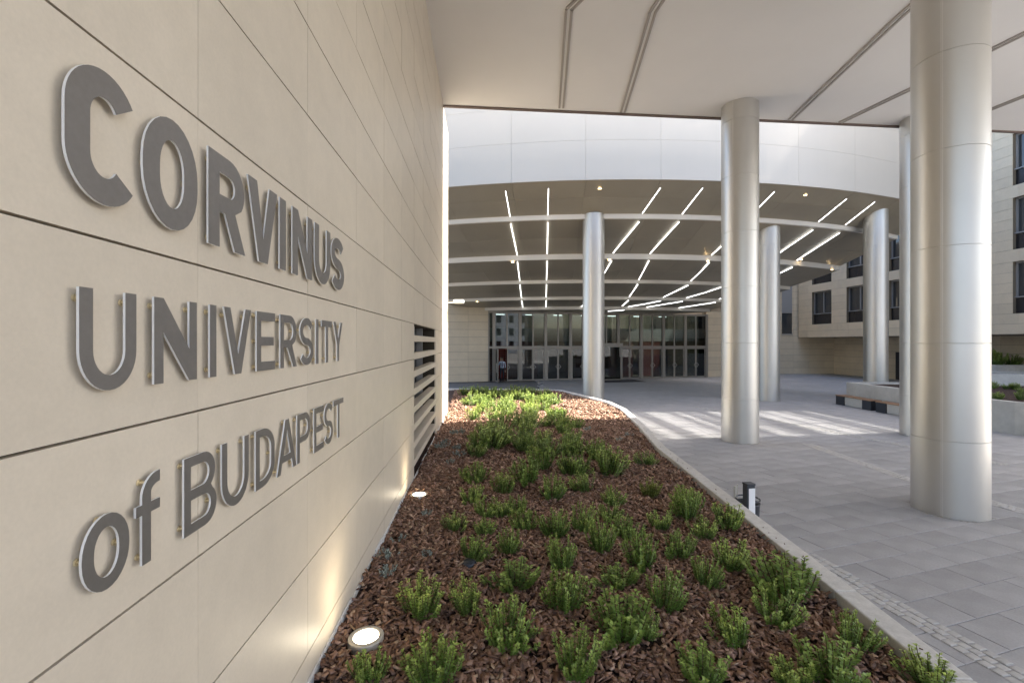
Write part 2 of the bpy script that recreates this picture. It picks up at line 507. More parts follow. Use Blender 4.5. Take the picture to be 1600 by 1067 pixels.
# ------------------------------------------------------------------ columns
def soff_h(r):
    prof = [(60, 6.9), (35.4, 6.9), (33.4, 5.98), (33.4, 5.77), (30.6, 4.67), (30.6, 4.405), (27.8, 3.69), (27.8, 3.5), (25.0, 2.98), (25.0, 2.79), (22.1, 2.56), (22.1, 2.35), (0, 2.35)]
    for (r0, h0), (r1, h1) in zip(prof[:-1], prof[1:]):
        if r0 >= r >= r1 and r0 > r1:
            return h0 + (h1 - h0) * (r0 - r) / (r0 - r1)
    return 2.35
CC = Vector((5.27, 54.6))
def soff_z(x, y): return CAMZ + soff_h((Vector((x, y)) - CC).length)
DIA = 1.013
def column(x, y, ztop, label, seam=205):
    c = empty('column', (x, y, 0), 0, label, 'column', 'round metal columns')
    RR = DIA / 2
    z = -0.04; k = 0
    edges = [z] + [zz for zz in [1.27 + 1.615 * i for i in range(12)] if zz < ztop - .2] + [ztop]
    for a, b in zip(edges[:-1], edges[1:]):
        MB().lathe([(RR, a + .005), (RR, b - .005)], 96).lathe([(RR - .012, a + .001), (RR, a + .005)], 96).lathe([(RR, b - .005), (RR - .012, b - .001)], 96).build('cladding_sheet', M['column'], c)
    MB().lathe([(RR - .009, -0.04), (RR - .009, ztop)], 48).build('seam_core', M['groove'], c)
    t = R(seam)
    mb = MB()
    for off in (-.02, .02):
        tt = t + off
        p = Vector((math.cos(tt), math.sin(tt), 0)) * RR
        mb.cyl(p + Vector((0, 0, 0)), p + Vector((0, 0, ztop)), .004, n=6)
    mb.build('vertical_seam', M['groove'], c)
    mb = MB()
    for i in range(90):
        tt = rnd.uniform(0, 2 * math.pi); rr = RR + rnd.uniform(0.0, .05); s_ = rnd.uniform(.006, .016)
        px, py = rr * math.cos(tt), rr * math.sin(tt)
        mb.add([(px - s_, py - s_, 0), (px + s_, py - s_, 0), (px + s_, py + s_, 0), (px - s_, py + s_, 0), (px, py, s_ * 1.2)], [[0, 1, 4], [1, 2, 4], [2, 3, 4], [3, 0, 4]])
    o = mb.build('grit_ring', M['gravel'], c); tag(o, kind='stuff')
    return c
labs = ['nearest and widest round metal column at the right', 'metal column standing midway beside the planted bed under the soffit edge', 'metal column in front of the glazed entrance behind the planted bed',
        'metal column under the curved canopy just behind the midway column', 'far right metal column under the curved canopy behind the benches', 'slim-looking column mostly hidden behind the nearest column']
for i, ((x, y), lab) in enumerate(zip(COLS, labs)):
    zt_ = CEIL + .01 if i in (0, 1, 5) else soff_z(x, y) + .35
    column(x, y, zt_, lab, [216, 222, 250, 240, 235, 222][i])

# ------------------------------------------------------------------ curved entrance canopy (ring fascia, stepped soffit)
can = empty('entrance_canopy', (CC.x, CC.y, 0), 0, 'sweeping round canopy with white fascia and dark stepped soffit over the entrance', 'canopy')
TH0 = R(-24)
def thmax(r): return R(34.5) + math.asin(-3.0 / r)
def pol(r, th, z): return (r * math.sin(th), -r * math.cos(th), z)
def ring_panel(mb, r0, h0, r1, h1, ta0, tb0, ta1, tb1, n=4, thick=0.03):
    vs = []
    for k in range(n + 1):
        f = k / n
        vs.append(pol(r0, ta0 + (tb0 - ta0) * f, CAMZ + h0)); vs.append(pol(r1, ta1 + (tb1 - ta1) * f, CAMZ + h1))
    m = len(vs)
    vs += [(x, y, z + thick) for x, y, z in vs]
    fs = []
    for k in range(n):
        a = 2 * k
        fs.append([a, a + 2, a + 3, a + 1]); fs.append([m + a, m + a + 1, m + a + 3, m + a + 2])
        fs.append([a, m + a, m + a + 2, a + 2]); fs.append([a + 1, a + 3, m + a + 3, m + a + 1])
    fs.append([0, 1, m + 1, m]); fs.append([m - 2, 2 * m - 2, 2 * m - 1, m - 1])
    return mb.add(vs, fs)
rows = [(35.38, 6.87, 34.4, 6.43), (34.4, 6.43, 33.42, 5.98), (33.26, 5.77, 31.9, 5.22), (31.9, 5.22, 30.62, 4.67), (30.46, 4.405, 29.2, 4.04), (29.2, 4.04, 27.82, 3.69),
        (27.66, 3.5, 26.4, 3.24), (26.4, 3.24, 25.02, 2.98), (24.86, 2.79, 23.5, 2.675), (23.5, 2.675, 22.12, 2.56), (21.96, 2.35, 19.0, 2.35), (19.0, 2.35, 14.0, 2.35)]
STEP = R(5.13)
for (r0, h0, r1, h1) in rows:
    dr = r0 - r1
    hg = .008
    hh = (h0 - h1) / dr
    k = 0
    t = TH0
    gth = .006 / r0
    while t < thmax(r0):
        tn = t + STEP
        e0 = min(tn, thmax(r0)); e1 = min(tn, thmax(r1)) if thmax(r1) > t else t + .001
        if tn + R(1.2) > thmax(r0): e0 = thmax(r0); e1 = thmax(r1)
        ring_panel(MB(), r0 - hg, h0 - hh * hg, r1 + hg, h1 + hh * hg, t + gth, e0 - gth, t + gth, max(e1 - gth, t + .002), 5).build('soffit_panel', M['soffit'], can)
        if e0 >= thmax(r0) - 1e-6: break
        t = tn
# pale backing just above the panels so joints read as fine light lines
mb = MB()
for (r0, h0, r1, h1) in rows:
    ring_panel(mb, r0, h0 + .035, r1, h1 + .035, TH0, thmax(r0), TH0, thmax(r1), 24, .02)
mb.build('soffit_backing', M['soffitback'], can)
# ring bands
for r, ha, hb in ((33.4, 6.03, 5.77), (30.6, 4.72, 4.405), (27.8, 3.74, 3.5), (25.0, 3.03, 2.79), (22.1, 2.61, 2.35)):
    mb = MB(); n = 40; tm = thmax(r) - .002
    vs = []
    for k in range(n + 1):
        t = TH0 + (tm - TH0) * k / n
        for rr, h in ((r, ha), (r, hb), (r - .15, hb), (r - .15, ha)):
            vs.append(pol(rr, t, CAMZ + h))
    fs = []
    for k in range(n):
        a = 4 * k
        for i in range(4):
            j = (i + 1) % 4
            fs.append([a + i, a + j, a + 4 + j, a + 4 + i])
    fs += [[0, 1, 2, 3], [4 * n + 3, 4 * n + 2, 4 * n + 1, 4 * n]]
    mb.add(vs, fs, False)
    mb.build('ring_band', M['band'], can)
# fascia panels
FZ = [(6.86, 7.06), (7.06, 8.55), (8.55, 10.05), (10.05, 11.5)]
for za, zb in FZ:
    t = TH0
    while t < thmax(35.4) - .001:
        tn = min(t + STEP, thmax(35.4))
        n = 6; vs = []
        proud = .03 if za < 7 else 0.0
        gg = .0035 / 35
        for k in range(n + 1):
            th = t + gg + (tn - t - 2 * gg) * k / n
            for rr, z in ((35.4 + proud, za + .003), (35.4 + proud, zb - .004), (35.3, zb - .004), (35.3, za + .003)):
                vs.append(pol(rr, th, CAMZ + z))
        fs = []
        for k in range(n):
            a = 4 * k
            for i in range(4):
                j = (i + 1) % 4
                fs.append([a + i, a + 4 + i, a + 4 + j, a + j])
        fs += [[3, 2, 1, 0], [4 * n, 4 * n + 1, 4 * n + 2, 4 * n + 3]]
        MB().add(vs, fs, False).build('fascia_panel', M['fascia'], can)
        t = tn
mb = MB(); n = 40; vs = []; tm = thmax(35.4)
for k in range(n + 1):
    th = TH0 + (tm - TH0) * k / n
    vs += [pol(35.32, th, CAMZ + 6.88), pol(35.32, th, CAMZ + 11.5)]
mb.add(vs, [[2 * k, 2 * k + 2, 2 * k + 3, 2 * k + 1] for k in range(n)])
mb.build('fascia_backing', M['fasciajoint'], can)
# roof over the canopy and its cut side
mb = MB(); vs = [pol(0.5, 0, CAMZ + 11.5)]
ths = [TH0 + (tm - TH0) * k / 30 for k in range(31)]
vs += [pol(35.4, th, CAMZ + 11.5) for th in ths]
fs = [[0, k + 1, k + 2] for k in range(30)]
mb.add(vs, fs)
rr_ = [35.4, 33.4, 30.6, 27.8, 25, 22, 19, 14]
sv = []
for r in rr_:
    sv += [pol(r, thmax(r), CAMZ + soff_h(r) + .05), pol(r, thmax(r), CAMZ + 11.5)]
mb.add(sv, [[2 * k, 2 * k + 2, 2 * k + 3, 2 * k + 1] for k in range(len(rr_) - 1)])
mb.build('roof', M['fascia'], can)

# lit light lines across the soffit: traced along straight plan lines on the stepped soffit
def soff_px(x, y):
    k = Vector(((x - 800) / F, 1.0, (HOR - y) / F))
    lo = 17.0
    prev = None
    Y = lo
    while Y < 40:
        p = k * Y
        if p.z - soff_h((Vector((p.x, p.y)) - CC).length) >= 0:
            return Vector((p.x, p.y))
        Y += 0.01
    return Vector((k.x * 34, 34))
lines = [([(790, 298), (797, 341), (808, 397), (812, 437), (817, 482)], 'leftmost lit light line on the canopy soffit'),
         ([(857, 294), (856, 341), (855, 397), (854, 437), (853, 482)], 'second lit light line from the left on the canopy soffit'),
         ([(1032, 293), (1003, 334), (958, 395), (938, 437), (908, 480)], 'lit light line on the canopy soffit running behind the entrance column'),
         ([(1098, 293), (1066, 334), (1016, 395), (998, 437), (972, 478)], 'lit light line on the canopy soffit just right of the entrance column'),
         ([(1210, 299), (1172, 338), (1112, 398), (1082, 437), (1025, 472), (950, 486)], 'lit light line on the canopy soffit crossing behind the midway column'),
         ([(1323, 310), (1279, 346), (1206, 403), (1105, 456), (1010, 484)], 'second lit light line from the right on the canopy soffit'),
         ([(1367, 315), (1321, 351), (1222, 425), (1150, 460), (1060, 484)], 'rightmost lit light line on the canopy soffit')]
ringr = [35.4, 33.4, 30.6, 27.8, 25.0, 22.1]
for pl, lab in lines:
    t = empty('light_line', (0, 0, 0), 0, lab, 'light line', 'lit lines on the canopy soffit')
    P = [soff_px(x, y) for x, y in pl]
    # sample the polyline densely, split at the bands
    S = []
    for a, b in zip(P[:-1], P[1:]):
        n = max(2, int((b - a).length / .05))
        S += [a + (b - a) * k / n for k in range(n)]
    S.append(P[-1])
    run = []
    def flush(run):
        if len(run) < 6: return
        # keep to end points + middle
        idx = [0, len(run) // 2, len(run) - 1]
        mb = MB()
        for i0, i1 in zip(idx[:-1], idx[1:]):
            a, b = run[i0], run[i1]
            d = (b - a).normalized(); n = Vector((-d.y, d.x)) * .012
            za, zb = soff_z(a.x, a.y) - .004, soff_z(b.x, b.y) - .004
            vs = [(a.x - n.x, a.y - n.y, za), (b.x - n.x, b.y - n.y, zb), (b.x + n.x, b.y + n.y, zb), (a.x + n.x, a.y + n.y, za)]
            vs = [(x, y, z - .02) for x, y, z in vs] + vs
            mb.add(vs, [[3, 2, 1, 0], [4, 5, 6, 7], [0, 1, 5, 4], [1, 2, 6, 5], [2, 3, 7, 6], [3, 0, 4, 7]])
        mb.build('lit_segment', M['led'], t)
    for p in S:
        r = (p - CC).length
        nearband = any(-.19 < r - q < .04 for q in ringr)
        if nearband:
            flush(run); run = []
        else: run.append(p)
    flush(run)
# small warm downlights
spots = [(937, 294, 'warm downlight near the white fascia above the entrance column'), (1258, 304, 'warm downlight near the white fascia right of the midway column'), (801, 409, 'warm downlight on the leftmost light line'),
         (952, 406, 'warm downlight just right of the entrance column top'), (1106, 407, 'warm downlight left of the midway column'), (1252, 405, 'warm downlight where the rightmost light line meets a band'), (1300, 415, 'warm downlight nearest the right edge of the canopy'),
         (746, 471, 'warm downlight at the far left of the canopy')]
for x, y, lab in spots:
    p = soff_px(x, y); z = soff_z(p.x, p.y)
    t = empty('downlight', (p.x, p.y, z), 0, lab, 'downlight', 'small warm downlights')
    MB().lathe([(.11, .0), (.11, -.035), (.075, -.035), (.07, -.012)], 16).build('trim_ring', M['steelring'], t)
    MB().cyl((0, 0, -.03), (0, 0, -.012), .07, n=16).build('lamp', M['spot'], t)

# ------------------------------------------------------------------ glazed entrance
FA = Vector((-1.75, 33.8)); FB = Vector((16.3, 38.2))
fd = (FB - FA).normalized(); fn = Vector((fd.y, -fd.x)); FL = (FB - FA).length
FT = CAMZ + 2.34
fac = empty('entrance_facade', (FA.x, FA.y, 0), math.atan2(fd.y, fd.x), 'grey framed glass entrance front with rows of doors', 'glass front')
# local x along facade, local -y outwards
def fbox(x0, x1, y0, y1, z0, z1, nm, mt, par=None, bevel=0):
    return MB().box(x0, x1, y0, y1, z0, z1).build(nm, M[mt], par or fac, bevel)
MODW = (FL - .4) / 9
posts = [0.4 + MODW * k for k in range(10)]
fbox(-.02, .06, -.08, .08, 0, FT, 'post', 'frame')
for p in posts:
    fbox(p - .11, p + .11, -.10, .10, 0, FT - .002, 'post', 'frame')
fbox(.061, FL, -.07, .07, 2.45, 2.62, 'transom', 'frame')
fbox(.061, FL, -.07, .07, FT - .14, FT - .004, 'head_rail', 'frame')
fbox(.07, .285, -.01, .01, 0.05, FT - .15, 'pane', 'glass')
for k in range(9):
    a, b = posts[k] + .111, posts[k + 1] - .111
    m = (a + b) / 2
    fbox(m - .05, m + .05, -.05, .05, 2.621, FT - .145, 'mullion', 'frame')
    for c, d in ((a, m - .051), (m + .051, b)):
        fbox(c + .002, d - .002, -.01, .01, 2.63, FT - .15, 'pane', 'glass')
    if k == 4:      # framed vestibule door stands here
        continue
    for s_, (c, d) in enumerate(((a, m), (m, b))):
        if k == 0 and s_ == 0: continue
        df = empty('door', (0, 0, 0)); df.parent = fac
        for (x0, x1, z0, z1) in ((c + .005, c + .075, .02, 2.44), (d - .075, d - .005, .02, 2.44), (c + .076, d - .076, .02, .12), (c + .076, d - .076, 2.36, 2.44)):
            fbox(x0, x1, -.03, .03, z0, z1, 'door_frame', 'frame', df)
        fbox(c + .077, d - .077, -.008, .008, .121, 2.359, 'pane', 'glass', df)
        hx = d - .05 if s_ == 0 else c + .05
        sg = -1 if s_ == 0 else 1
        mb = MB()
        mb.cyl((hx, -.09, 1.22), (hx + sg * .16, -.09, 1.05), .014, n=8); mb.cyl((hx + sg * .16, -.09, 1.05), (hx, -.09, .88), .014, n=8)
        mb.cyl((hx, -.09, 1.22), (hx, -.02, 1.22), .012, n=8); mb.cyl((hx, -.09, .88), (hx, -.02, .88), .012, n=8)
        mb.build('handle', M['steelring'], df)
        mb = MB()
        for hz in (.2, 1.75, 2.25):
            xx = c + .04 if s_ == 0 else d - .04
            mb.cyl((xx, -.05, hz), (xx, -.03, hz), .03, n=8)
        mb.build('hinge', M['steelring'], df)
# the open leaf at the left
df = empty('open_door', (0, 0, 0)); df.parent = fac
xo = posts[0] + .12
for (y0, y1, z0, z1) in ((-.10, -.17, .02, 2.44), (-.9, -.97, .02, 2.44), (-.17, -.9, .02, .12), (-.17, -.9, 2.36, 2.44)):
    fbox(xo - .03, xo + .03, min(y0, y1), max(y0, y1) - .001, z0, z1, 'door_frame', 'frame', df)
fbox(xo - .008, xo + .008, -.899, -.171, .121, 2.359, 'pane', 'glass', df)
MB().cyl((xo - .09, -.87, .7), (xo - .09, -.87, 1.4), .016, n=8).build('handle', M['steelring'], df)
# vestibule door
ves = empty('vestibule_door', (0, 0, 0)); ves.parent = fac
a, b = posts[4] + .12, posts[5] - .12
for (x0, x1, y0, y1, z0, z1) in ((a, a + .1, -1.0, -.11, 0, 2.55), (b - .1, b, -1.0, -.11, 0, 2.55), (a, b, -1.05, -.11, 2.551, 2.85), (a + .11, b - .11, -1.0, -.92, 0.0, .08), (a + .11, a + .17, -1.0, -.92, .081, 2.55), (b - .17, b - .11, -1.0, -.92, .081, 2.55)):
    fbox(x0, x1, y0, y1, z0, z1, 'portal_frame', 'frame', ves)
fbox(a + .171, b - .171, -.97, -.955, .081, 2.55, 'pane', 'glass', ves)
# entrance mat
dm = MB().box(a - 1.5, b + .9, -2.9, -1.1, .004, .018).build('door_mat', M['mat'])
dm.location = fac.location; dm.rotation_euler = fac.rotation_euler
tag(dm, 'dark mat on the paving in front of the vestibule door', 'mat')

# lobby behind the glass: floor, back wall with red panels
lob = empty('lobby', (FA.x, FA.y, 0), math.atan2(fd.y, fd.x)); tag(lob, kind='structure')
fbox(-2, FL + 2, .2, 9, -.04, .004, 'lobby_floor', 'lobbyfloor', lob)
fbox(-2, FL + 2, 9, 9.2, 0, 7, 'back_wall', 'lobby', lob)
fbox(-2.2, -2, .2, 9, 0, 7, 'side_wall', 'lobby', lob)
fbox(FL + 2, FL + 2.2, .2, 9, 0, 7, 'side_wall', 'lobby', lob)
fbox(-2, FL + 2, 3.2, 9, 3.0, 3.3, 'gallery_floor', 'lobby', lob)
fbox(-2, FL + 2, 3.1, 3.19, 3.0, 4.1, 'gallery_parapet', 'diffuser', lob)
for x0, x1 in ((0.3, 4.6), (7.9, 10.6), (11.0, 13.2), (13.8, 15.8)):
    fbox(x0, x1, 2.6, 2.75, 0.0, 2.95, 'red_panel', 'redwall', lob)
for i in range(7):
    x0 = 1.0 + 2.4 * i
    fbox(x0, x0 + .7, 2.0, 2.1, CAMZ + 2.2, CAMZ + 2.25, 'ceiling_lamp', 'led', lob)

# flanking clad walls left and right of the entrance
def clad_wall(name, A, B, z0, z1, pw, ph, label, thick=.4):
    A = Vector(A); B = Vector(B); d = (B - A).normalized(); L_ = (B - A).length
    w = empty(name, (A.x, A.y, 0), math.atan2(d.y, d.x), label, 'wall')
    MB().box(0, L_, .03, thick, z0, z1).build('wall_core', M['stonejoint'], w)
    nx = max(1, round(L_ / pw)); nz = max(1, round((z1 - z0) / ph))
    for i in range(nx):
        for j in range(nz):
            MB().box(L_ * i / nx + .006, L_ * (i + 1) / nx - .006, rnd.uniform(-.002, .002), .031, z0 + (z1 - z0) * j / nz + .007, z0 + (z1 - z0) * (j + 1) / nz - .007).build('panel', M['stone'], w)
    return w
p = FA - fd * .02
clad_wall('clad_wall', FA - fd * 6.0, p, 0, 7.15, 1.5, .55, 'beige clad wall left of the glass entrance')
clad_wall('clad_wall', FB + fd * .03, FB + fd * 5.2, 0, 5.5, 1.5, .55, 'beige clad wall right of the glass entrance')

# ------------------------------------------------------------------ right-hand office building
BX0 = 28.96
bl = Vector((WSL, 1, 0)).normalized()
def bp(Y): return Vector((BX0 + WSL * Y, Y))
off = empty('office_building', (bp(12).x, bp(12).y, 0), math.atan2(bl.y, bl.x), 'beige clad office block with square windows and overhanging upper floors at right', 'building')
# local x runs away from the camera along the facade, local -y is into the block; outward is +y
Lb = (bp(41.8) - bp(12)).length
def lx(Y): return (Y - 12) * math.hypot(1, WSL)
OZ0, STO, NST = 3.36, 3.49, 4
top = OZ0 + 1.12 + STO * NST
wins = []
for k in range(8):
    y1 = 40.1 - 3.8 * k; wins.append((lx(y1 - 2.25), lx(y1)))
wins = [w for w in wins if w[0] > 0.3]
def tile(x0, x1, z0, z1, pw=1.15, ph=0.582):
    nx = max(1, round((x1 - x0) / pw)); nz = max(1, round((z1 - z0) / ph))
    for i in range(nx):
        for j in range(nz):
            MB().box(x0 + (x1 - x0) * i / nx + .005, x0 + (x1 - x0) * (i + 1) / nx - .005, -.03, rnd.uniform(-.002, .002), z0 + (z1 - z0) * j / nz + .006, z0 + (z1 - z0) * (j + 1) / nz - .006).build('panel', M['stone'], off)
tile(0, Lb, OZ0, OZ0 + 1.12)
ws = sorted(wins)
for s_ in range(NST):
    zs = OZ0 + 1.12 + STO * s_
    zw = zs + 2.82
    tile(0, Lb, zw, zs + STO)
    xs = 0
    for a, b in ws:
        if a - xs > .2: tile(xs, a, zs, zw)
        xs = b
        w = empty('window', (0, 0, 0)); w.parent = off
        MB().box(a + .02, b - .02, -.32, -.28, zs + .93, zw - .02).build('glass', M['winglass'], w)
        MB().box(a + .01, b - .01, -.24, -.2, zs + .01, zs + .86).build('spandrel', M['spandrel'], w)
        mb = MB()
        for x0, x1, z0, z1 in ((a, a + .07, zs + .93, zw), (b - .07, b, zs + .93, zw), (a + .071, b - .071, zw - .08, zw), ((a + b) / 2 - .04, (a + b) / 2 + .04, zs + .99, zw - .081)):
            mb.box(x0, x1, -.275, -.2, z0, z1)
        mb.build('frame', M['winframe'], w)
        MB().box(a, b, -.3, -.1, zs + .87, zs + .925).build('sill', M['winframe'], w)
    if Lb - xs > .2: tile(xs, Lb, zs, zw)
mb = MB()
mb.box(0, Lb - .01, -12, -.33, OZ0 + .02, top)
for s_ in range(NST):
    zs = OZ0 + 1.12 + STO * s_; zw = zs + 2.82
    mb.box(0, Lb - .01, -.329, -.031, zw + .002, zs + STO - .002)
    xs = 0
    for a, b in ws + [(Lb - .01, Lb)]:
        if a - xs > .1: mb.box(xs + .002, a - .002, -.329, -.031, zs + .003, zw - .002)
        xs = b
mb.box(0, Lb - .01, -.329, -.031, OZ0 + .021, OZ0 + 1.118)
mb.box(0, Lb, -12, -.002, OZ0 - .03, OZ0 + .018)
mb.build('upper_block', M['stonejoint'], off)
MB().box(lx(22.4), Lb, -12, -.9, top + .31, 32.0).build('sun_blocker', M['stone'], off)  # added block out of view, keeps sun off the right part of the fascia
# added unseen slats and posts above the roof, thinning sun on the plaza
zz = top + .35
while zz < 31.6:
    hh = rnd.uniform(.11, .2)
    MB().box(.05, lx(22.35), -1.06, -1.0, zz, zz + hh).build('sun_filter_slat', M['winframe'], off)
    zz += hh + rnd.uniform(.05, .11) + (.07 if rnd.random() < .4 else 0)
for k in range(4):
    MB().box(lx(22.2) * k / 3, lx(22.2) * k / 3 + .12, -1.2, -1.07, top + .3, 32).build('sun_filter_post', M['winframe'], off)
MB().box(-.1, Lb, -12, .04, top + .002, top + .3).build('parapet', M['stone'], off)
# recessed ground floor wall with a door
GR = -3.4
for i in range(22):
    for j in range(6):
        x0 = Lb * i / 22; x1 = Lb * (i + 1) / 22
        if lx(34.2) < (x0 + x1) / 2 < lx(35.6) and j < 4: continue
        MB().box(x0 + .006, x1 - .006, GR - .03, GR + rnd.uniform(-.002, .002), 3.3 * j / 6 + .006, 3.3 * (j + 1) / 6 - .006).build('panel', M['stone'], off)
MB().box(0, Lb, GR - .3, GR - .031, -.02, 3.32).build('ground_floor_core', M['stonejoint'], off)
MB().box(lx(34.3), lx(35.5), GR - .03, GR + .01, 0, 2.15).build('door', M['dark'], off)
mb = MB()
for z in (0.0, 1.0, 2.1, 3.2):
    mb.box(lx(30.6), lx(33.2), GR + 1.4, GR + 1.46, z, z + .06)
for xx in (lx(30.6), lx(31.9), lx(33.14)):
    mb.box(xx, xx + .06, GR + 1.39, GR + 1.47, 0, 3.3)
mb.build('entrance_frame', M['winframe'], off)
MB().box(lx(30.65), lx(33.15), GR + 1.42, GR + 1.435, 0.06, 3.2).build('entrance_pane', M['glass'], off)

# back wall closing the court between office block and canopy
ca = bp(42.0); cb = Vector((ca.x - 12.0, ca.y - .2))
cw = clad_wall('court_wall', (cb.x, cb.y), (ca.x + 4, ca.y), 0, 12.2, 1.5, .58, 'beige clad wall closing the court behind the office block')
wx = (bp(42).x - 12)
w = empty('narrow_window', (0, 0, 0)); w.parent = cw
u0 = ((1237 - 800) / F * 42) - cb.x
MB().box(u0 - .95, u0 - .02, -.03, .02, 3.7, 5.6).build('glass', M['winglass'], w)
MB().box(u0 - .95, u0 - .02, -.035, .02, 5.62, 9.2).build('upper_panel', M['winframe'], w)
MB().box(u0 - 1.0, u0, -.08, .02, 3.6, 3.69).build('sill', M['winframe'], w)

# building across the street behind the camera (seen mirrored in the entrance glass)
bb = empty('street_building', (30, -46, 0), R(12), 'pale town building across the street, mirrored in the entrance glass', 'building')
MB().box(-16, 16, -8, 0, 0, 15).build('wall', M['diffuser'], bb)
wme = MB().box(-.6, .6, 0, .06, 0, 1.9).mesh('window', M['winglass'])
for i in range(9):
    for j in range(4):
        inst('window', wme, bb, (-14 + 3.5 * i, 0.0, 1.4 + 3.4 * j))
MB().box(-16.4, 16.4, -8.4, .4, 15.002, 15.5).build('roof', M['soffit'], bb)

# ------------------------------------------------------------------ right planters and benches
def planter(name, pts, z, th, label):
    """closed concrete trough from an outline (counter-clockwise), with soil"""
    t = empty(name, (0, 0, 0), 0, label, 'planter')
    n = len(pts)
    cx = sum(p[0] for p in pts) / n; cy = sum(p[1] for p in pts) / n
    inn = []
    for i, p in enumerate(pts):
        a = Vector(pts[i - 1]); b = Vector(pts[(i + 1) % n]); c = Vector(p)
        d1 = (c - a).normalized(); d2 = (b - c).normalized()
        n1 = Vector((-d1.y, d1.x)); n2 = Vector((-d2.y, d2.x)); m = (n1 + n2); m = m / max(m.length_squared / 2, .3)
        inn.append((p[0] + m.x * th, p[1] + m.y * th))
    mb = MB()
    vs = [(x, y, -.03) for x, y in pts] + [(x, y, z - .012) for x, y in pts]
    sh = [(x + (ix - x) * .08, y + (iy - y) * .08) for (x, y), (ix, iy) in zip(pts, inn)]
    vs += [(x, y, z) for x, y in sh] + [(x, y, z) for x, y in inn] + [(x, y, z - .25) for x, y in inn]
    fs = []
    for k in range(4):
        for i in range(n):
            j = (i + 1) % n
            fs.append([k * n + i, k * n + j, (k + 1) * n + j, (k + 1) * n + i])
    mb.add(vs, fs); mb.build('concrete_wall', M['concrete2'], t)
    MB().add([(x, y, z - .09) for x, y in inn], [list(range(n))]).build('soil', M['soil'], t)
    return t, inn
arc = [(15.75 + 2.2 - 2.2 * math.cos(R(a)), 14.9 - 2.2 * math.sin(R(a))) for a in range(0, 91, 15)]
pl1 = arc + [(24.5, 12.7), (24.5, 20.5), (17.5, 21.6), (15.8, 21.5)]
planter('raised_planter', pl1, 1.03, .2, 'rounded pale concrete planter behind the benches')
planter('raised_planter', [(23.3, 22.4), (27, 22.0), (27, 24.2), (23.3, 24.6)], 1.35, .2, 'middle concrete trough at the right behind the rounded planter')
planter('raised_planter', [(27.6, 26.2), (30.2, 26.0), (30.2, 28.6), (27.6, 28.6)], 1.62, .2, 'rearmost concrete trough at the right under the office block')
def bench(x, y0, y1, label):
    t = empty('bench', (x, y0, 0), 0, label, 'bench')
    L_ = y1 - y0
    MB().box(-.46, 0, 0, .5, 0.0, .40).build('steel_block', M['darkblue'], t, .006)
    MB().box(-.46, 0, L_ - .5, L_, 0.0, .40).build('steel_block', M['darkblue'], t, .006)
    MB().box(-.40, -.02, .502, L_ - .502, 0.02, .40).build('concrete_base', M['concrete2'], t)
    for k in range(3):
        MB().box(-.47 + .16 * k, -.47 + .16 * k + .152, -.01, L_ + .01, .402, .445).build('seat_plank', M['wood'], t, .004)
bench(15.72, 19.35, 21.45, 'left bench with wooden seat and dark end blocks against the concrete planter')
bench(15.72, 17.0, 19.1, 'right bench with wooden seat, partly hidden by the slim column')

# ------------------------------------------------------------------ main planted bed: kerb, soil, bark
bed = empty('planted_bed', (0, 0, 0), 0, 'long bark-covered planting bed with pale concrete kerb beside the lettered wall', 'planting bed')
pts_in = [(WX0 + WSL * 0.6 + .001, 0.6)] + inner + [(-3.1, 21.9)]
poly3 = [Vector((x, y, 0)) for x, y in bed_inner]
tris = tessellate_polygon([poly3])
# soil as a fine undulating grid clipped to the bed
mb = MB()
step = 0.22
nx, ny = int(7.6 / step), int(22 / step)
idx = {}
def soil_z(x, y):
    return SOIL - .02 + .025 * math.sin(x * 2.1 + 1.3 * math.sin(y * .9)) * math.cos(y * 1.7) + .012 * math.sin(x * 6.3 + y * 5.1)
for j in range(ny + 1):
    for i in range(nx + 1):
        x = -3.4 + i * step; y = 0.6 + j * step
        idx[(i, j)] = len(mb.v); mb.v.append((x, y, soil_z(x, y)))
for j in range(ny):
    for i in range(nx):
        x = -3.4 + (i + .5) * step; y = 0.6 + (j + .5) * step
        xi = min(max(x, -3.4), 4.2)
        if in_poly(x, y, [(WX0 + WSL * .6 - .3, .5)] + offset_poly(outer, .08) + [(-3.4, 22.0), (-2.5, 15)]):
            mb.f.append([idx[(i, j)], idx[(i + 1, j)], idx[(i + 1, j + 1)], idx[(i, j + 1)]]); mb.sm.append(True)
mb.build('soil', M['soil'], bed)
# kerb stones about 1 m long
def resample(pl, L_):
    out = [Vector(pl[0])]; carry = 0
    for a, b in zip(pl[:-1], pl[1:]):
        a = Vector(a); b = Vector(b); d = (b - a).length
        n = max(1, round(d / L_))
        for k in range(1, n + 1): out.append(a + (b - a) * k / n)
    return out
ro = resample(outer, 1.15)
ri = [Vector(p) for p in offset_poly([tuple(p) for p in ro], .2)]
for i in range(len(ro) - 1):
    o0, o1, i0, i1 = ro[i], ro[i + 1], ri[i], ri[i + 1]
    d = (o1 - o0).normalized() * .003
    zz = KERB + rnd.uniform(-.003, .003)
    MB().hexa([tuple(o0 + d), tuple(o1 - d), tuple(i1 - d), tuple(i0 + d)], -.04, zz).build('kerb_stone', M['concrete'], bed, .012)

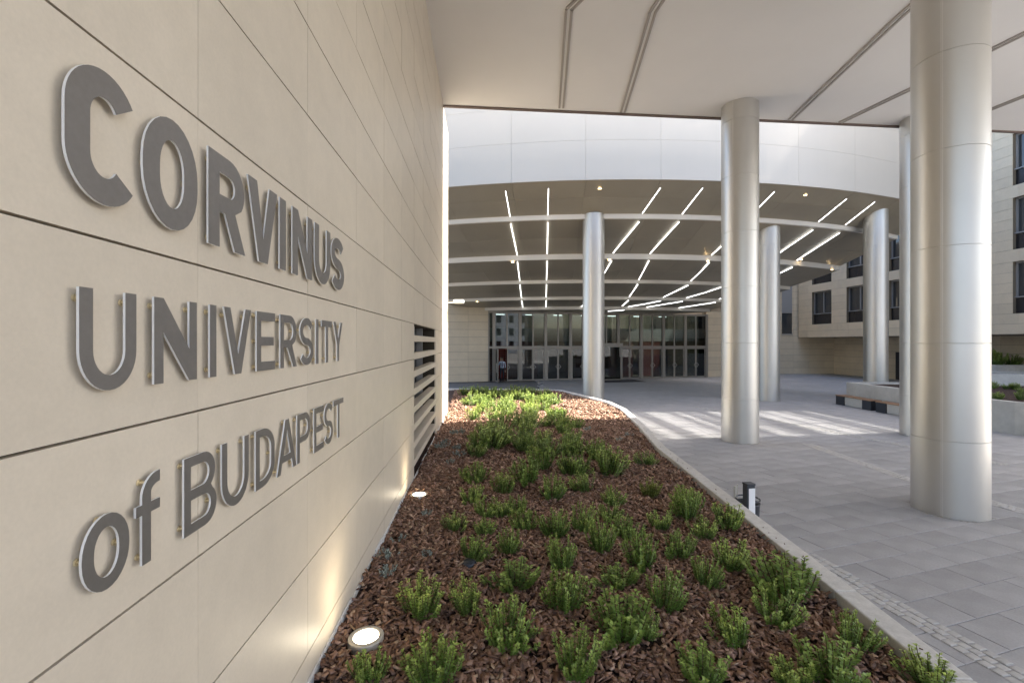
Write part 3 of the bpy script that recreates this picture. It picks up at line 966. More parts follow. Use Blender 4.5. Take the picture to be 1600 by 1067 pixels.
# bark chips
rg = np.random.default_rng(3)
def chips(n_try, y0, y1, size, zlift):
    xs = rg.uniform(-3.3, 4.0, n_try); ys = rg.uniform(y0, y1, n_try)
    poly = [(WX0 + WSL * .6 + .02, .6)] + offset_poly(outer, .215) + [(WX0 + WSL * 15.2 - .6, 21.8), (WX0 + WSL * 15.2 + .02, 15.2)]
    ul = [on_z(572, 990, SOIL + .035), on_z(655, 770, SOIL + .035)]
    keep = np.array([in_poly(x, y, poly) and all((x - u.x) ** 2 + (y - u.y) ** 2 > .0196 for u in ul) for x, y in zip(xs, ys)])
    return xs[keep], ys[keep], size, zlift
CV = []; CF = []; CT = []
base_cols = 1.2 * np.array([[.235, .14, .095], [.18, .104, .07], [.32, .205, .145], [.12, .075, .055], [.40, .28, .20], [.27, .172, .132]])
for (n_try, y0, y1, size) in ((52000, 1.2, 7.0, .021), (36000, 7.0, 13.0, .027), (24000, 13.0, 21.9, .034)):
    xs, ys, size, _ = chips(n_try, y0, y1, size, 0)
    n = len(xs)
    L_ = size * rg.uniform(.6, 1.9, n); W_ = size * rg.uniform(.45, .95, n); H_ = size * rg.uniform(.10, .28, n)
    yaw = rg.uniform(0, 2 * np.pi, n); tx = np.clip(rg.normal(0, .38, n), -.8, .8); ty = np.clip(rg.normal(0, .38, n), -.8, .8)
    long_ = rg.random(n) < .06; L_[long_] *= 2.0; W_[long_] *= .45
    loc = np.array([[x, y, soil_z(x, y) + .012 + rg.uniform(0, .03)] for x, y in zip(xs, ys)])
    cub = np.array([(-1, -1, -1), (1, -1, -1), (1, 1, -1), (-1, 1, -1), (-1, -1, 1), (1, -1, 1), (1, 1, 1), (-1, 1, 1)], float)
    P = np.repeat(cub[None], n, 0) * np.stack([L_, W_, H_], 1)[:, None, :]
    P[:, :, 0] *= 1 + rg.uniform(-.45, .2, (n, 8)); P[:, :, 1] *= 1 + rg.uniform(-.5, .25, (n, 8)); P[:, :, 2] += rg.normal(0, .002, (n, 8))
    # tilt, then yaw
    z = P[:, :, 2] + P[:, :, 0] * np.tan(tx)[:, None] + P[:, :, 1] * np.tan(ty)[:, None]
    c, s = np.cos(yaw)[:, None], np.sin(yaw)[:, None]
    X = P[:, :, 0] * c - P[:, :, 1] * s; Y = P[:, :, 0] * s + P[:, :, 1] * c
    V = np.stack([X, Y, z], 2) + loc[:, None, :]
    b0 = sum(len(a) for a in CV)
    CV.append(V.reshape(-1, 3))
    fq = np.array([[0, 3, 2, 1], [4, 5, 6, 7], [0, 1, 5, 4], [1, 2, 6, 5], [2, 3, 7, 6], [3, 0, 4, 7]])
    CF.append((fq[None] + (b0 + 8 * np.arange(n))[:, None, None]).reshape(-1, 4))
    ci = rg.choice(6, n, p=[.3, .24, .18, .12, .05, .11])
    t = base_cols[ci] * rg.uniform(.75, 1.25, (n, 1))
    pale = rg.random(n) < .05
    t[pale] = np.array([.46, .33, .22]) * rg.uniform(.7, 1.1, (pale.sum(), 1))
    L2 = np.repeat(t[:, None, :], 8, 1).reshape(-1, 3)
    CT.append(L2)
# stray pieces fallen on the kerb
V = np.concatenate(CV); Fq = np.concatenate(CF); Tn = np.concatenate(CT)
me = bpy.data.meshes.new('bark_mulch')
me.vertices.add(len(V)); me.vertices.foreach_set('co', V.ravel())
me.loops.add(Fq.size); me.loops.foreach_set('vertex_index', Fq.ravel().astype(np.int32))
me.polygons.add(len(Fq)); me.polygons.foreach_set('loop_start', np.arange(0, Fq.size, 4, dtype=np.int32))
try: me.polygons.foreach_set('loop_total', np.full(len(Fq), 4, np.int32))
except Exception: pass
me.update(calc_edges=True)
ca_ = me.color_attributes.new('tint', 'FLOAT_COLOR', 'POINT')
ca_.data.foreach_set('color', np.concatenate([Tn, np.ones((len(Tn), 1))], 1).ravel())
me.materials.append(M['bark'])
o = link(bpy.data.objects.new('bark_mulch', me), bed); tag(o, kind='stuff')
mb = MB()
for i in range(90):
    k = rnd.randrange(len(ro) - 1); f = rnd.random(); e = rnd.random() ** .6
    p = ro[k].lerp(ro[k + 1], f).lerp(ri[k].lerp(ri[k + 1], f), .1 + .86 * e)
    a = rnd.uniform(0, 3.1); L_ = rnd.uniform(.008, .022); W_ = L_ * rnd.uniform(.3, .7)
    dx = Vector((math.cos(a), math.sin(a), rnd.uniform(-.2, .2))) * L_; dy = Vector((-math.sin(a), math.cos(a), 0)) * W_
    mb.obox(Vector((p.x, p.y, KERB + .004)), dx, dy, (0, 0, .006))
o = mb.build('stray_bark', mat('stray bark', (.14, .085, .06), .9), bed); tag(o, kind='stuff')

# ------------------------------------------------------------------ shrubs
def make_leaf_mesh(name, leaves):
    """leaves: list of (pos, dir, normal, length, width, colour) -> folded two-quad leaves"""
    vs = []; fs = []; cols = []
    for p, d, n, L_, W_, c in leaves:
        s = d.cross(n)
        if s.length < 1e-4: continue
        s.normalize(); n2 = s.cross(d).normalized()
        b = len(vs)
        vs += [p, p + d * L_ * .5 + s * W_ * .5 + n2 * W_ * .16, p + d * L_, p + d * L_ * .5 - s * W_ * .5 + n2 * W_ * .16, p + d * L_ * .52]
        fs += [[b, b + 4, b + 1], [b + 1, b + 4, b + 2], [b, b + 3, b + 4], [b + 3, b + 2, b + 4]]
        cols += [c] * 5
    me = bpy.data.meshes.new(name)
    me.from_pydata([tuple(v) for v in vs], [], fs)
    a = me.color_attributes.new('tint', 'FLOAT_COLOR', 'POINT')
    a.data.foreach_set('color', [x for c in cols for x in (*c, 1)])
    me.materials.append(M['leaf'])
    return me
def shrub_proto(seed, h=.30, spread=.15, nst=30, pal=0, up=1.0, yellow=.5):
    r = random.Random(seed)
    leaves = []; st = MB()
    for k in range(nst):
        a = r.uniform(0, 2 * math.pi); rad = spread * math.sqrt(r.random())
        lean = rad / spread
        base = Vector((rad * .3 * math.cos(a), rad * .3 * math.sin(a), -.02))
        hh = h * (1.0 - .35 * lean ** 2) * r.uniform(.55, 1.08)
        tip = Vector((rad * 1.15 * math.cos(a), rad * 1.15 * math.sin(a), hh))
        ctrl = Vector((rad * .9 * math.cos(a), rad * .9 * math.sin(a), hh * .4))
        prev = base
        n = 11
        for i in range(1, n + 1):
            t = i / n
            p = base * (1 - t) ** 2 + ctrl * (2 * t * (1 - t)) + tip * t * t
            st.cyl(prev, p, .0022, .0018, n=3, caps=False)
            d = (p - prev).normalized()
            if t > .16:
                for q in range(7 if t > .3 else 4):
                    az = r.uniform(0, 2 * math.pi)
                    side = Matrix.Rotation(az, 3, d) @ d.orthogonal().normalized()
                    ld = (d * r.uniform(.35, 1.1) + side).normalized()
                    pos = prev + (p - prev) * r.random() + side * .002
                    young = max(0, (t - .62) / .38) * yellow * r.uniform(.5, 1.3)
                    if pal == 0:
                        c0 = Vector((.16, .265, .05)); c1 = Vector((.50, .60, .15))
                    elif pal == 1:
                        c0 = Vector((.34, .40, .36)); c1 = Vector((.46, .52, .46))
                    else:
                        c0 = Vector((.20, .25, .04)); c1 = Vector((.45, .47, .09))
                    c = c0.lerp(c1, min(1, young)) * r.uniform(.75, 1.25)
                    leaves.append((pos, ld, (d + side * .3).normalized(), r.uniform(.016, .027) * (1 if pal != 1 else .85), r.uniform(.010, .016) * (1 if pal != 1 else .6), tuple(c)))
            prev = p
    return make_leaf_mesh('foliage', leaves), st.mesh('stems', M['stem'])
protos = [shrub_proto(11, .30, .15, 34), shrub_proto(12, .33, .12, 28, yellow=.8), shrub_proto(13, .26, .17, 36, yellow=.55), shrub_proto(14, .36, .14, 32, yellow=.9), shrub_proto(15, .28, .13, 26, yellow=.35), shrub_proto(16, .30, .18, 40, yellow=.7)]
grey_p = [shrub_proto(21, .13, .08, 14, pal=1), shrub_proto(22, .10, .10, 12, pal=1)]
yell_p = shrub_proto(31, .28, .11, 26, pal=2)

z7 = lambda x, y: (480 + x / 2.622, 660 + y / 2.622)
z8 = lambda x, y: (1000 + x / 2.622, 660 + y / 2.622)
z5 = lambda x, y: (680 + x / 5.0, 580 + y / 5.0)
S = []   # (px, py, height px, width px)
for x, y, h, w in [(250, 1045, 145, 150), (520, 1050, 210, 250), (460, 785, 165, 180), (655, 768, 160, 115), (820, 893, 200, 230), (680, 562, 125, 120), (830, 537, 120, 90), (845, 672, 130, 170),
                   (1045, 602, 165, 130), (1060, 765, 190, 195), (1110, 1035, 210, 210), (1290, 885, 205, 225), (1270, 672, 95, 145), (1465, 772, 200, 135), (1370, 592, 165, 125), (1205, 522, 155, 115), (1130, 440, 130, 100),
                   (1310, 462, 115, 95), (1450, 432, 105, 95), (1525, 545, 135, 110), (600, 442, 92, 105), (730, 462, 75, 95), (735, 385, 95, 105), (890, 432, 105, 115), (1010, 462, 125, 110), (1005, 312, 115, 105), (1140, 282, 105, 100),
                   (1250, 332, 95, 95), (1240, 395, 80, 90), (1185, 150, 72, 90), (1385, 175, 65, 85), (690, 240, 105, 105), (800, 292, 105, 100), (900, 255, 115, 110), (755, 105, 105, 110), (690, 140, 70, 80), (890, 115, 90, 95),
                   (960, 195, 115, 110), (1080, 212, 90, 95), (1075, 135, 95, 85), (1548, 345, 100, 100), (860, 372, 90, 95), (675, 320, 90, 90), (800, 385, 80, 80)]:
    S.append((*z7(x, y), h / 2.622, w / 2.622, 'g'))
S.append((*z7(1405, 302), 92 / 2.622, 82 / 2.622, 'y'))
for x, y, h, w in [(195, 395, 150, 115), (360, 440, 125, 115), (270, 672, 155, 120), (370, 592, 160, 130), (255, 470, 100, 100), (600, 702, 225, 210), (555, 800, 175, 165), (380, 903, 180, 135), (250, 1045, 175, 175),
                   (780, 1045, 220, 215), (640, 1075, 130, 150), (880, 905, 150, 150), (1180, 1090, 150, 200), (20, 880, 130, 90)]:
    S.append((*z8(x, y), h / 2.622, w / 2.622, 'g'))
for x, y in [(300, 240), (430, 228), (360, 318), (480, 308), (560, 268), (560, 345), (640, 226), (700, 228), (740, 290), (850, 308), (885, 240), (445, 378), (540, 395), (740, 388), (955, 375), (230, 188), (320, 186), (385, 178), (480, 186), (620, 176), (700, 170),
             (760, 186), (830, 196), (930, 262), (650, 428), (725, 440), (860, 428), (975, 425), (1000, 495), (500, 478), (400, 505), (480, 570), (545, 575), (350, 605), (700, 525), (720, 605), (860, 575), (860, 668), (1065, 565), (1065, 655), (1270, 685), (1085, 805), (1360, 805), (1100, 440)]:
    p = on_z(*z5(x, y), SOIL)
    hpx = .50 * F / p.y * rnd.uniform(.85, 1.15)
    S.append((*z5(x, y), hpx, hpx * .95, 'g'))
pos = []
for px, py, h, w, kd in S:
    p = on_z(px, py, SOIL)
    pos.append((p.y, p.x, h * p.y / F, w * p.y / F, kd))
for k in range(26):
    yy = 13.6 + 6.6 * ((k * .618) % 1); xx = -1.55 + 3.1 * ((k * .755 + .13) % 1)
    pos.append((yy, xx, rnd.uniform(.34, .5), rnd.uniform(.36, .54), 'g'))
pos.sort()
def ordn(i): return ['nearest', 'second', 'third', 'fourth', 'fifth', 'sixth', 'seventh', 'eighth', 'ninth', 'tenth', 'eleventh', 'twelfth'][i]
# rows counted from the front; ordinals counted from the lettered wall
rowsY = [0, 3.35, 3.85, 4.35, 4.9, 5.5, 6.3]
rown = ['front', 'second', 'third', 'fourth', 'fifth', 'sixth']
buckets = {}
for q in pos:
    for k in range(6):
        if rowsY[k] <= q[0] < rowsY[k + 1]: buckets.setdefault(k, []).append(q)
labmap = {}
for k, lst in buckets.items():
    lst.sort(key=lambda q: q[1])
    for i, q in enumerate(lst):
        labmap[q] = f'small leafy boxwood shrub, {ordn(min(i, 11)) if i else "closest"} from the lettered wall in the {rown[k]} row' if i else f'small leafy boxwood shrub closest to the lettered wall in the {rown[k]} row'
for i, q in enumerate(pos):
    Y, X, h, w, kd = q
    if kd == 'y': lab = 'small yellowish green shrub near the kerb in the middle of the bed'; gp = 'boxwood shrubs in the bark bed'
    elif q in labmap: lab = labmap[q]; gp = 'boxwood shrubs in the bark bed'
    elif 13.0 < Y < 20.5 and X < 1.9: lab = 'bright sunlit boxwood shrub at the far end of the bark bed'; gp = 'sunlit boxwood shrubs'
    elif Y >= 13.0: lab = 'shaded boxwood shrub at the far end of the bark bed'; gp = 'far shaded boxwood shrubs'
    else: lab = 'boxwood shrub in the crowded shaded middle of the bark bed'; gp = 'middle boxwood shrubs'
    fm, sm_ = yell_p if kd == 'y' else protos[rnd.randrange(len(protos))]
    h = max(.17, min(.56, h)); w = max(.16, min(.56, w))
    dims = [v.co for v in fm.vertices]
    mh = max(v.z for v in dims); mw = max(v.x for v in dims) - min(v.x for v in dims)
    t = empty('shrub', (X, Y, soil_z(X, Y) - .0), rnd.uniform(0, 6.28), lab, 'shrub', gp)
    sxy = w / mw * 1.2 * rnd.uniform(.92, 1.08); sz = h / mh * rnd.uniform(.82, 1.0)
    t.rotation_euler = (rnd.gauss(0, .09), rnd.gauss(0, .09), rnd.uniform(0, 6.28))
    t.scale = (sxy, sxy, sz)
    tag(inst('foliage', fm, t), kind='stuff'); tag(inst('stems', sm_, t), kind='stuff')
gpos = [z7(490, 375), z7(500, 545), z7(330, 625), z7(375, 475), z7(600, 50), z7(560, 95), z5(200, 490), z5(90, 555), z5(170, 610), z5(185, 670), z5(40, 610), z5(1210, 450), z5(1440, 540), z5(1510, 500), z5(1180, 460), z7(330, 545), z5(120, 720)]
for i, (px, py) in enumerate(gpos):
    p = on_z(px, py, SOIL)
    lab = 'low silvery grey plant in the bark close to the lettered wall' if p.x < 1.0 else 'low silvery grey plant in the bark close to the kerb'
    gp = 'silvery plants by the wall' if p.x < 1.0 else 'silvery plants by the kerb'
    t = empty('silvery_plant', (p.x, p.y, soil_z(p.x, p.y)), rnd.uniform(0, 6), lab, 'plant', gp)
    k = rnd.uniform(.8, 1.4); t.scale = (k, k, k)
    fm, sm_ = grey_p[i % 2]
    tag(inst('foliage', fm, t), kind='stuff'); tag(inst('stems', sm_, t), kind='stuff')
# plants in the right-hand planters
for i in range(44):
    if i < 36: x, y, z = rnd.uniform(16.4, 22), rnd.uniform(14.2, 20.6), .94
    else: x, y, z = rnd.uniform(28.0, 29.8), rnd.uniform(26.5, 28.2), 1.53
    lab = 'low green plant growing in the rounded concrete planter' if i < 36 else 'dark bush in the rearmost concrete trough at the right'
    t = empty('planter_plant', (x, y, z), rnd.uniform(0, 6), lab, 'plant', 'plants in the rounded planter' if i < 36 else 'bushes in the rear trough')
    k = rnd.uniform(.8, 1.3) if i < 36 else rnd.uniform(2.4, 3.6); t.scale = (k * 1.2, k * 1.2, k)
    fm, sm_ = protos[i % 6]
    tag(inst('foliage', fm, t), kind='stuff'); tag(inst('stems', sm_, t), kind='stuff')

# ------------------------------------------------------------------ in-ground uplights by the wall
for px, py, lab in ((572, 990, 'lit round in-ground uplight nearest the camera beside the lettered wall'), (655, 770, 'lit round in-ground uplight further along the wall near the grille')):
    p = on_z(px, py, SOIL + .035)
    t = empty('uplight', (p.x, p.y, SOIL + .004), 0, lab, 'uplight', 'in-ground uplights')
    MB().lathe([(.135, -.05), (.135, .012), (.131, .017), (.098, .019), (.094, .012)], 32).build('steel_ring', M['steelring'], t)
    MB().lathe([(.094, .012), (.06, .015), (.0001, .017)], 32).build('lens', M['uplamp'], t)
    ld = bpy.data.lights.new('uplight_beam', 'SPOT'); ld.energy = 5.5; ld.color = (1, .82, .58); ld.spot_size = R(120); ld.spot_blend = 1.0; ld.shadow_soft_size = .08
    lo = bpy.data.objects.new('uplight_beam', ld); link(lo, t); lo.location = (0, 0, .06); lo.rotation_euler = (R(180), R(4), 0)

# ------------------------------------------------------------------ sign letters
def arcp(cx, cy, rx, ry, a0, a1, n=14):
    return [(cx + rx * math.cos(R(a0 + (a1 - a0) * k / n)), cy + ry * math.sin(R(a0 + (a1 - a0) * k / n))) for k in range(n + 1)]
def ribbon(path, t):
    P = [Vector(p) for p in path]; L1 = []; L2 = []
    for i, p in enumerate(P):
        a = P[max(i - 1, 0)]; b = P[min(i + 1, len(P) - 1)]
        d = (b - a).normalized(); n = Vector((-d.y, d.x)) * t / 2
        L1.append(tuple(p + n)); L2.append(tuple(p - n))
    return L1 + L2[::-1]
def glyph(ch, w, t, H=1.0):
    """outlines in units of cap height: list [outer, hole, hole...] and pin points"""
    h = t / 2
    if ch in 'Oo':
        r = w / 2
        ry = min(r * 1.25, H / 2)
        outer = arcp(r, H - ry, r, ry, 0, 180) + arcp(r, ry, r, ry, 180, 360)
        ri = r - t; riy = ry - t * .95
        inner = arcp(r, H - ry, ri, riy, 0, 180) + arcp(r, ry, ri, riy, 180, 360)
        return [outer, inner], [(h, H * .5), (w - h, H * .5), (r, H - h)]
    if ch == 'C':
        r = w * .52; ry = .36
        path = arcp(r, 1 - ry, r - h, ry - h, 34, 180, 18) + arcp(r, ry, r - h, ry - h, 180, 326, 18)
        return [ribbon(path, t)], [(h, .5), (r, 1 - h), (r, h)]
    if ch == 'U':
        r = w / 2; ry = min(r * 1.15, .42)
        path = [(h, 1), (h, .7)] + arcp(r, ry, r - h, ry - h, 180, 360, 18) + [(w - h, .7), (w - h, 1)]
        return [ribbon(path, t)], [(h, .9), (w - h, .9), (r, h)]
    if ch == 'S':
        r = w / 2
        b = .26 - h * .0
        ry = (1 - t) / 4
        path = arcp(r, 1 - h - ry, r - h, ry, 28, 180, 12) + arcp(r, 1 - h - ry, r - h, ry, 180, 262, 6)[1:] + arcp(r, h + ry, r - h, ry, 82, 0, 6)[0:] + arcp(r, h + ry, r - h, ry, 0, -152, 12)[1:]
        return [ribbon(path, t)], [(h, .74), (w - h, .26), (r, h)]
    if ch == 'I':
        return [[(0, 0), (t, 0), (t, 1), (0, 1)]], [(h, .9), (h, .1)]
    if ch == 'V':
        k = t * 1.12
        return [[(w / 2 - k * .52, 0), (w / 2 + k * .52, 0), (w, 1), (w - k, 1), (w / 2, .30), (k, 1), (0, 1)]], [(k * .62, .88), (w - k * .62, .88), (w / 2, .1)]
    if ch == 'N':
        return [[(0, 0), (t, 0), (t, .60), (w - t * 1.02, 0), (w, 0), (w, 1), (w - t, 1), (w - t, .40), (t * 1.02, 1), (0, 1)]], [(h, .9), (h, .1), (w - h, .9), (w - h, .1)]
    if ch == 'E':
        return [[(0, 0), (w, 0), (w, t), (t, t), (t, .5 - h), (w * .93, .5 - h), (w * .93, .5 + h), (t, .5 + h), (t, 1 - t), (w, 1 - t), (w, 1), (0, 1)]], [(h, .5), (h, .93), (h, .07)]
    if ch == 'T':
        m = w / 2
        return [[(m - h, 0), (m + h, 0), (m + h, 1 - t), (w, 1 - t), (w, 1), (0, 1), (0, 1 - t), (m - h, 1 - t)]], [(m, .1), (h, 1 - h), (w - h, 1 - h)]
    if ch == 'Y':
        m = w / 2; k = t * 1.1
        return [[(m - h, 0), (m + h, 0), (m + h, .40), (w, 1), (w - k, 1), (m, .58), (k, 1), (0, 1), (m - h, .40)]], [(m, .1), (k * .7, .9), (w - k * .7, .9)]
    if ch == 'A':
        m = w / 2; k = t * 1.08
        return [[(0, 0), (k, 0), (k + .075 * w, .2), (w - k - .075 * w, .2), (w - k, 0), (w, 0), (m + t * .58, 1), (m - t * .58, 1)],
                [(k + .145 * w, .2 + t * .95), (m, .80), (w - k - .145 * w, .2 + t * .95)]], [(k * .6, .08), (w - k * .6, .08), (m, .93)]
    if ch in 'RPB' or ch == 'D':
        def bowl(y0, y1, x1):
            ry = (y1 - y0) / 2; rx = min(ry, x1 * .62)
            return arcp(x1 - rx, y0 + ry, rx, ry, -90, 90, 14), rx, ry
        def hole(y0, y1, x1):
            a, rx, ry = bowl(y0, y1, x1)
            return [(t, y0 + t * .95)] + [(x1 - rx + (px - (x1 - rx)) * max(rx - t, .02) / rx, y0 + ry + (py - y0 - ry) * max(ry - t * .95, .02) / ry) for px, py in a] + [(t, y1 - t * .95)]
        if ch == 'D':
            ry = .5; rx = w * .66
            out = [(0, 0)] + arcp(w - rx, .36, rx, .36, -90, 0, 10) + arcp(w - rx, .64, rx, .36, 0, 90, 10) + [(0, 1)]
            ho = [(t, t * .95)] + arcp(w - rx, .36, rx - t, .36 - t * .95, -90, 0, 10) + arcp(w - rx, .64, rx - t, .36 - t * .95, 0, 90, 10) + [(t, 1 - t * .95)]
            return [out, ho], [(h, .9), (h, .1), (w - h, .5)]
        if ch == 'P':
            a, rx, ry = bowl(.40, 1, w)
            return [[(0, 0), (t, 0), (t, .40)] + a + [(0, 1)], hole(.40, 1, w)], [(h, .9), (h, .08), (w - h, .7)]
        if ch == 'R':
            a, rx, ry = bowl(.38, 1, w * .97)
            a = [p for p in a if not (p[1] < .47 and p[0] > w * .66)]
            return [[(0, 0), (t, 0), (t, .38), (w * .42, .38), (w - t * 1.12, 0), (w, 0), (w * .70, .425)] + [p for p in a if p[0] > w * .70 and p[1] > .45 or p[1] > .8] + [(0, 1)], hole(.38, 1, w * .97)], [(h, .9), (h, .08), (w - h * 1.2, .08), (w * .97 - h, .7)]
        if ch == 'B':
            a, rx, ry = bowl(0, .53, w); b, rx2, ry2 = bowl(.47, 1, w * .95)
            a = [p for p in a if not (p[1] > .49 and p[0] < w * .9)]; b = [p for p in b if not (p[1] < .51 and p[0] < w * .9)]
            return [[(0, 0)] + a + b + [(0, 1)], hole(0, .53 + t * .24, w), hole(.47 - t * .24, 1, w * .95)], [(h, .9), (h, .1), (w - h, .27)]
    if ch == 'f':
        x0 = w * .24
        return [[(x0, 0), (x0 + t, 0), (x0 + t, .56), (w, .56), (w, .56 + t * .85), (x0 + t, .56 + t * .85)] + [(x0 + t, .74)] + arcp(x0 + t + .13, .78, .13, .22 - t * .95, 180, 90, 6) + [(w, 1 - t * .95), (w, 1)] +
                 arcp(x0 + .26, .74, .26, .26, 90, 180, 8) + [(x0, .56 + t * .85), (0, .56 + t * .85), (0, .56), (x0, .56)]], [(x0 + h, .07), (x0 + h, .6), (x0 + h * 1.4, .9)]
    raise ValueError(ch)

GAP, LT = 0.025, 0.005
def letter(ch, Y0, Y1, z0, H, t, label, xh=1.0):
    wd = (Y1 - Y0) * math.hypot(1, WSL) / H
    loops, pins = glyph(ch, wd, t, xh)
    base = wallp(Y0, 0.0, z0)
    L_ = empty('letter', base, 0, label, 'letter')
    cv = lambda p, o: WU * (p[0] * H) + Vector((0, 0, p[1] * H)) + WN * o
    tri = tessellate_polygon([[Vector((x, y, 0)) for x, y in lp] for lp in loops])
    flat = [p for lp in loops for p in lp]
    front = MB(); 
    # face plate: thin slab slightly proud of the return
    vs = [cv(p, GAP + LT + .003) for p in flat]
    fs = []
    for tr in tri:
        a, b, c = (vs[i] for i in tr)
        nrm = (b - a).cross(c - a)
        fs.append(list(tr) if nrm.dot(WN) > 0 else list(tr)[::-1])
    front.add(vs, fs)
    front.build('face', M['letter'], L_)
    side = MB()
    b0 = 0
    for lp in loops:
        n = len(lp)
        vv = [cv(p, GAP) for p in lp] + [cv(p, GAP + LT + .0028) for p in lp]
        side.add(vv, [[i, (i + 1) % n, n + (i + 1) % n, n + i] for i in range(n)])
    bk = [cv(p, GAP) for p in flat]
    side.add(bk, [f[::-1] for f in fs])
    side.build('edge_return', M['letteredge'], L_)
    for p in pins:
        MB().cyl(cv(p, 0.0), cv(p, GAP), .005, n=10).cyl(cv(p, 0.0), cv(p, .006), .011, n=12).build('standoff_pin', M['brass'], L_)
def word(row, z0, H, t, txt):
    for i, (ch, xa, xb) in enumerate(row):
        Y0 = wall_px(xa, 500, GAP + LT)[0]; Y1 = wall_px(xb, 500, GAP + LT)[0]
        nth = [c for c, _, _ in row[:i + 1]].count(ch); tot = [c for c, _, _ in row].count(ch)
        pre = '' if tot == 1 else ('first ' if nth == 1 else 'second ')
        letter(ch, Y0, Y1, z0, H, t, f'{pre}grey metal letter {ch} in the {txt} line of the wall sign', .76 if ch == 'o' else 1.0)
word([('C', 98, 210), ('O', 221, 307), ('R', 324, 382), ('V', 386, 432), ('I', 436, 448), ('N', 456, 487), ('U', 491, 515.5), ('S', 517, 537)], 3.315, .404, .202, 'top')
word([('U', 121, 211), ('N', 239, 306), ('I', 326.5, 338), ('V', 348.5, 391), ('E', 400, 428.5), ('R', 437, 463), ('S', 468, 488.5), ('I', 493, 498.5), ('T', 502, 518), ('Y', 520.5, 534.5)], 2.754, .305, .152, 'middle')
word([('o', 125, 200), ('f', 210.5, 248), ('B', 286, 337), ('U', 345.5, 387.5), ('D', 398.5, 428), ('A', 432, 462), ('P', 463.5, 484), ('E', 490, 505), ('S', 506, 519.5), ('T', 520.5, 536)], 2.150, .302, .136, 'bottom')

# ------------------------------------------------------------------ small things
# floodlight on the end of the wall
p = wallp(WEND - .1, .02, 4.22)
t = empty('floodlight', p, 0, 'small white floodlight on a bracket at the far end of the lettered wall', 'floodlight')
MB().box(0, .22, -.02, .02, -.02, .02).build('bracket', M['white'], t)
MB().hexa([(.18, -.16), (.52, -.16), (.52, .12), (.18, .12)], -.02, .09).build('housing', M['white'], t, .02)
MB().box(.2, .5, -.14, .10, -.028, -.021).build('lens', M['diffuser'], t)
# litter bin and bollard light just outside the kerb
pb = Vector((3.62, 7.15, 0))
t = empty('bollard_light', (3.33, 6.4, 0), R(8), 'short square bollard light with white panel outside the kerb', 'bollard')
MB().box(-.06, .06, -.05, .05, 0, .90).build('post', M['darkblue'], t, .004)
MB().box(-.035, .059, -.0535, -.0505, .05, .865).build('light_panel', M['white'], t)
MB().box(-.065, .065, -.056, .055, .901, .93).build('cap', M['darkblue'], t, .004)
t = empty('litter_bin', (3.52, 6.8, 0), 0, 'round dark steel litter bin half hidden behind the kerb', 'litter bin')
MB().lathe([(.0, .04), (.14, .04), (.165, .50), (.17, .52), (.155, .52), (.14, .2), (0, .2)], 28).build('drum', M['darkblue'], t)
MB().lathe([(.16, .56), (.172, .56), (.172, .58), (.16, .58), (.16, .56)], 28).build('rim', M['darkblue'], t)
mb = MB()
for a in (0, 120, 240): mb.cyl((.165 * math.cos(R(a)), .165 * math.sin(R(a)), .48), (.165 * math.cos(R(a)), .165 * math.sin(R(a)), .74 if a == 120 else .58), .007, n=8)
mb.cyl((-.16, .06, 0), (-.16, .06, .74), .02, n=10)
mb.build('support', M['steelring'], t)
# dark valve cover in the bark
p = on_z(733, 880, SOIL + .02)
t = empty('irrigation_cap', (p.x, p.y, SOIL), 0, 'small dark round cap lying in the bark among the shrubs', 'cap')
MB().lathe([(.075, -.03), (.075, .03), (.055, .05), (.0001, .055)], 20).build('lid', M['darkblue'], t)
MB().lathe([(.085, -.03), (.085, .012), (.074, .014)], 20).build('collar', M['dark'], t)

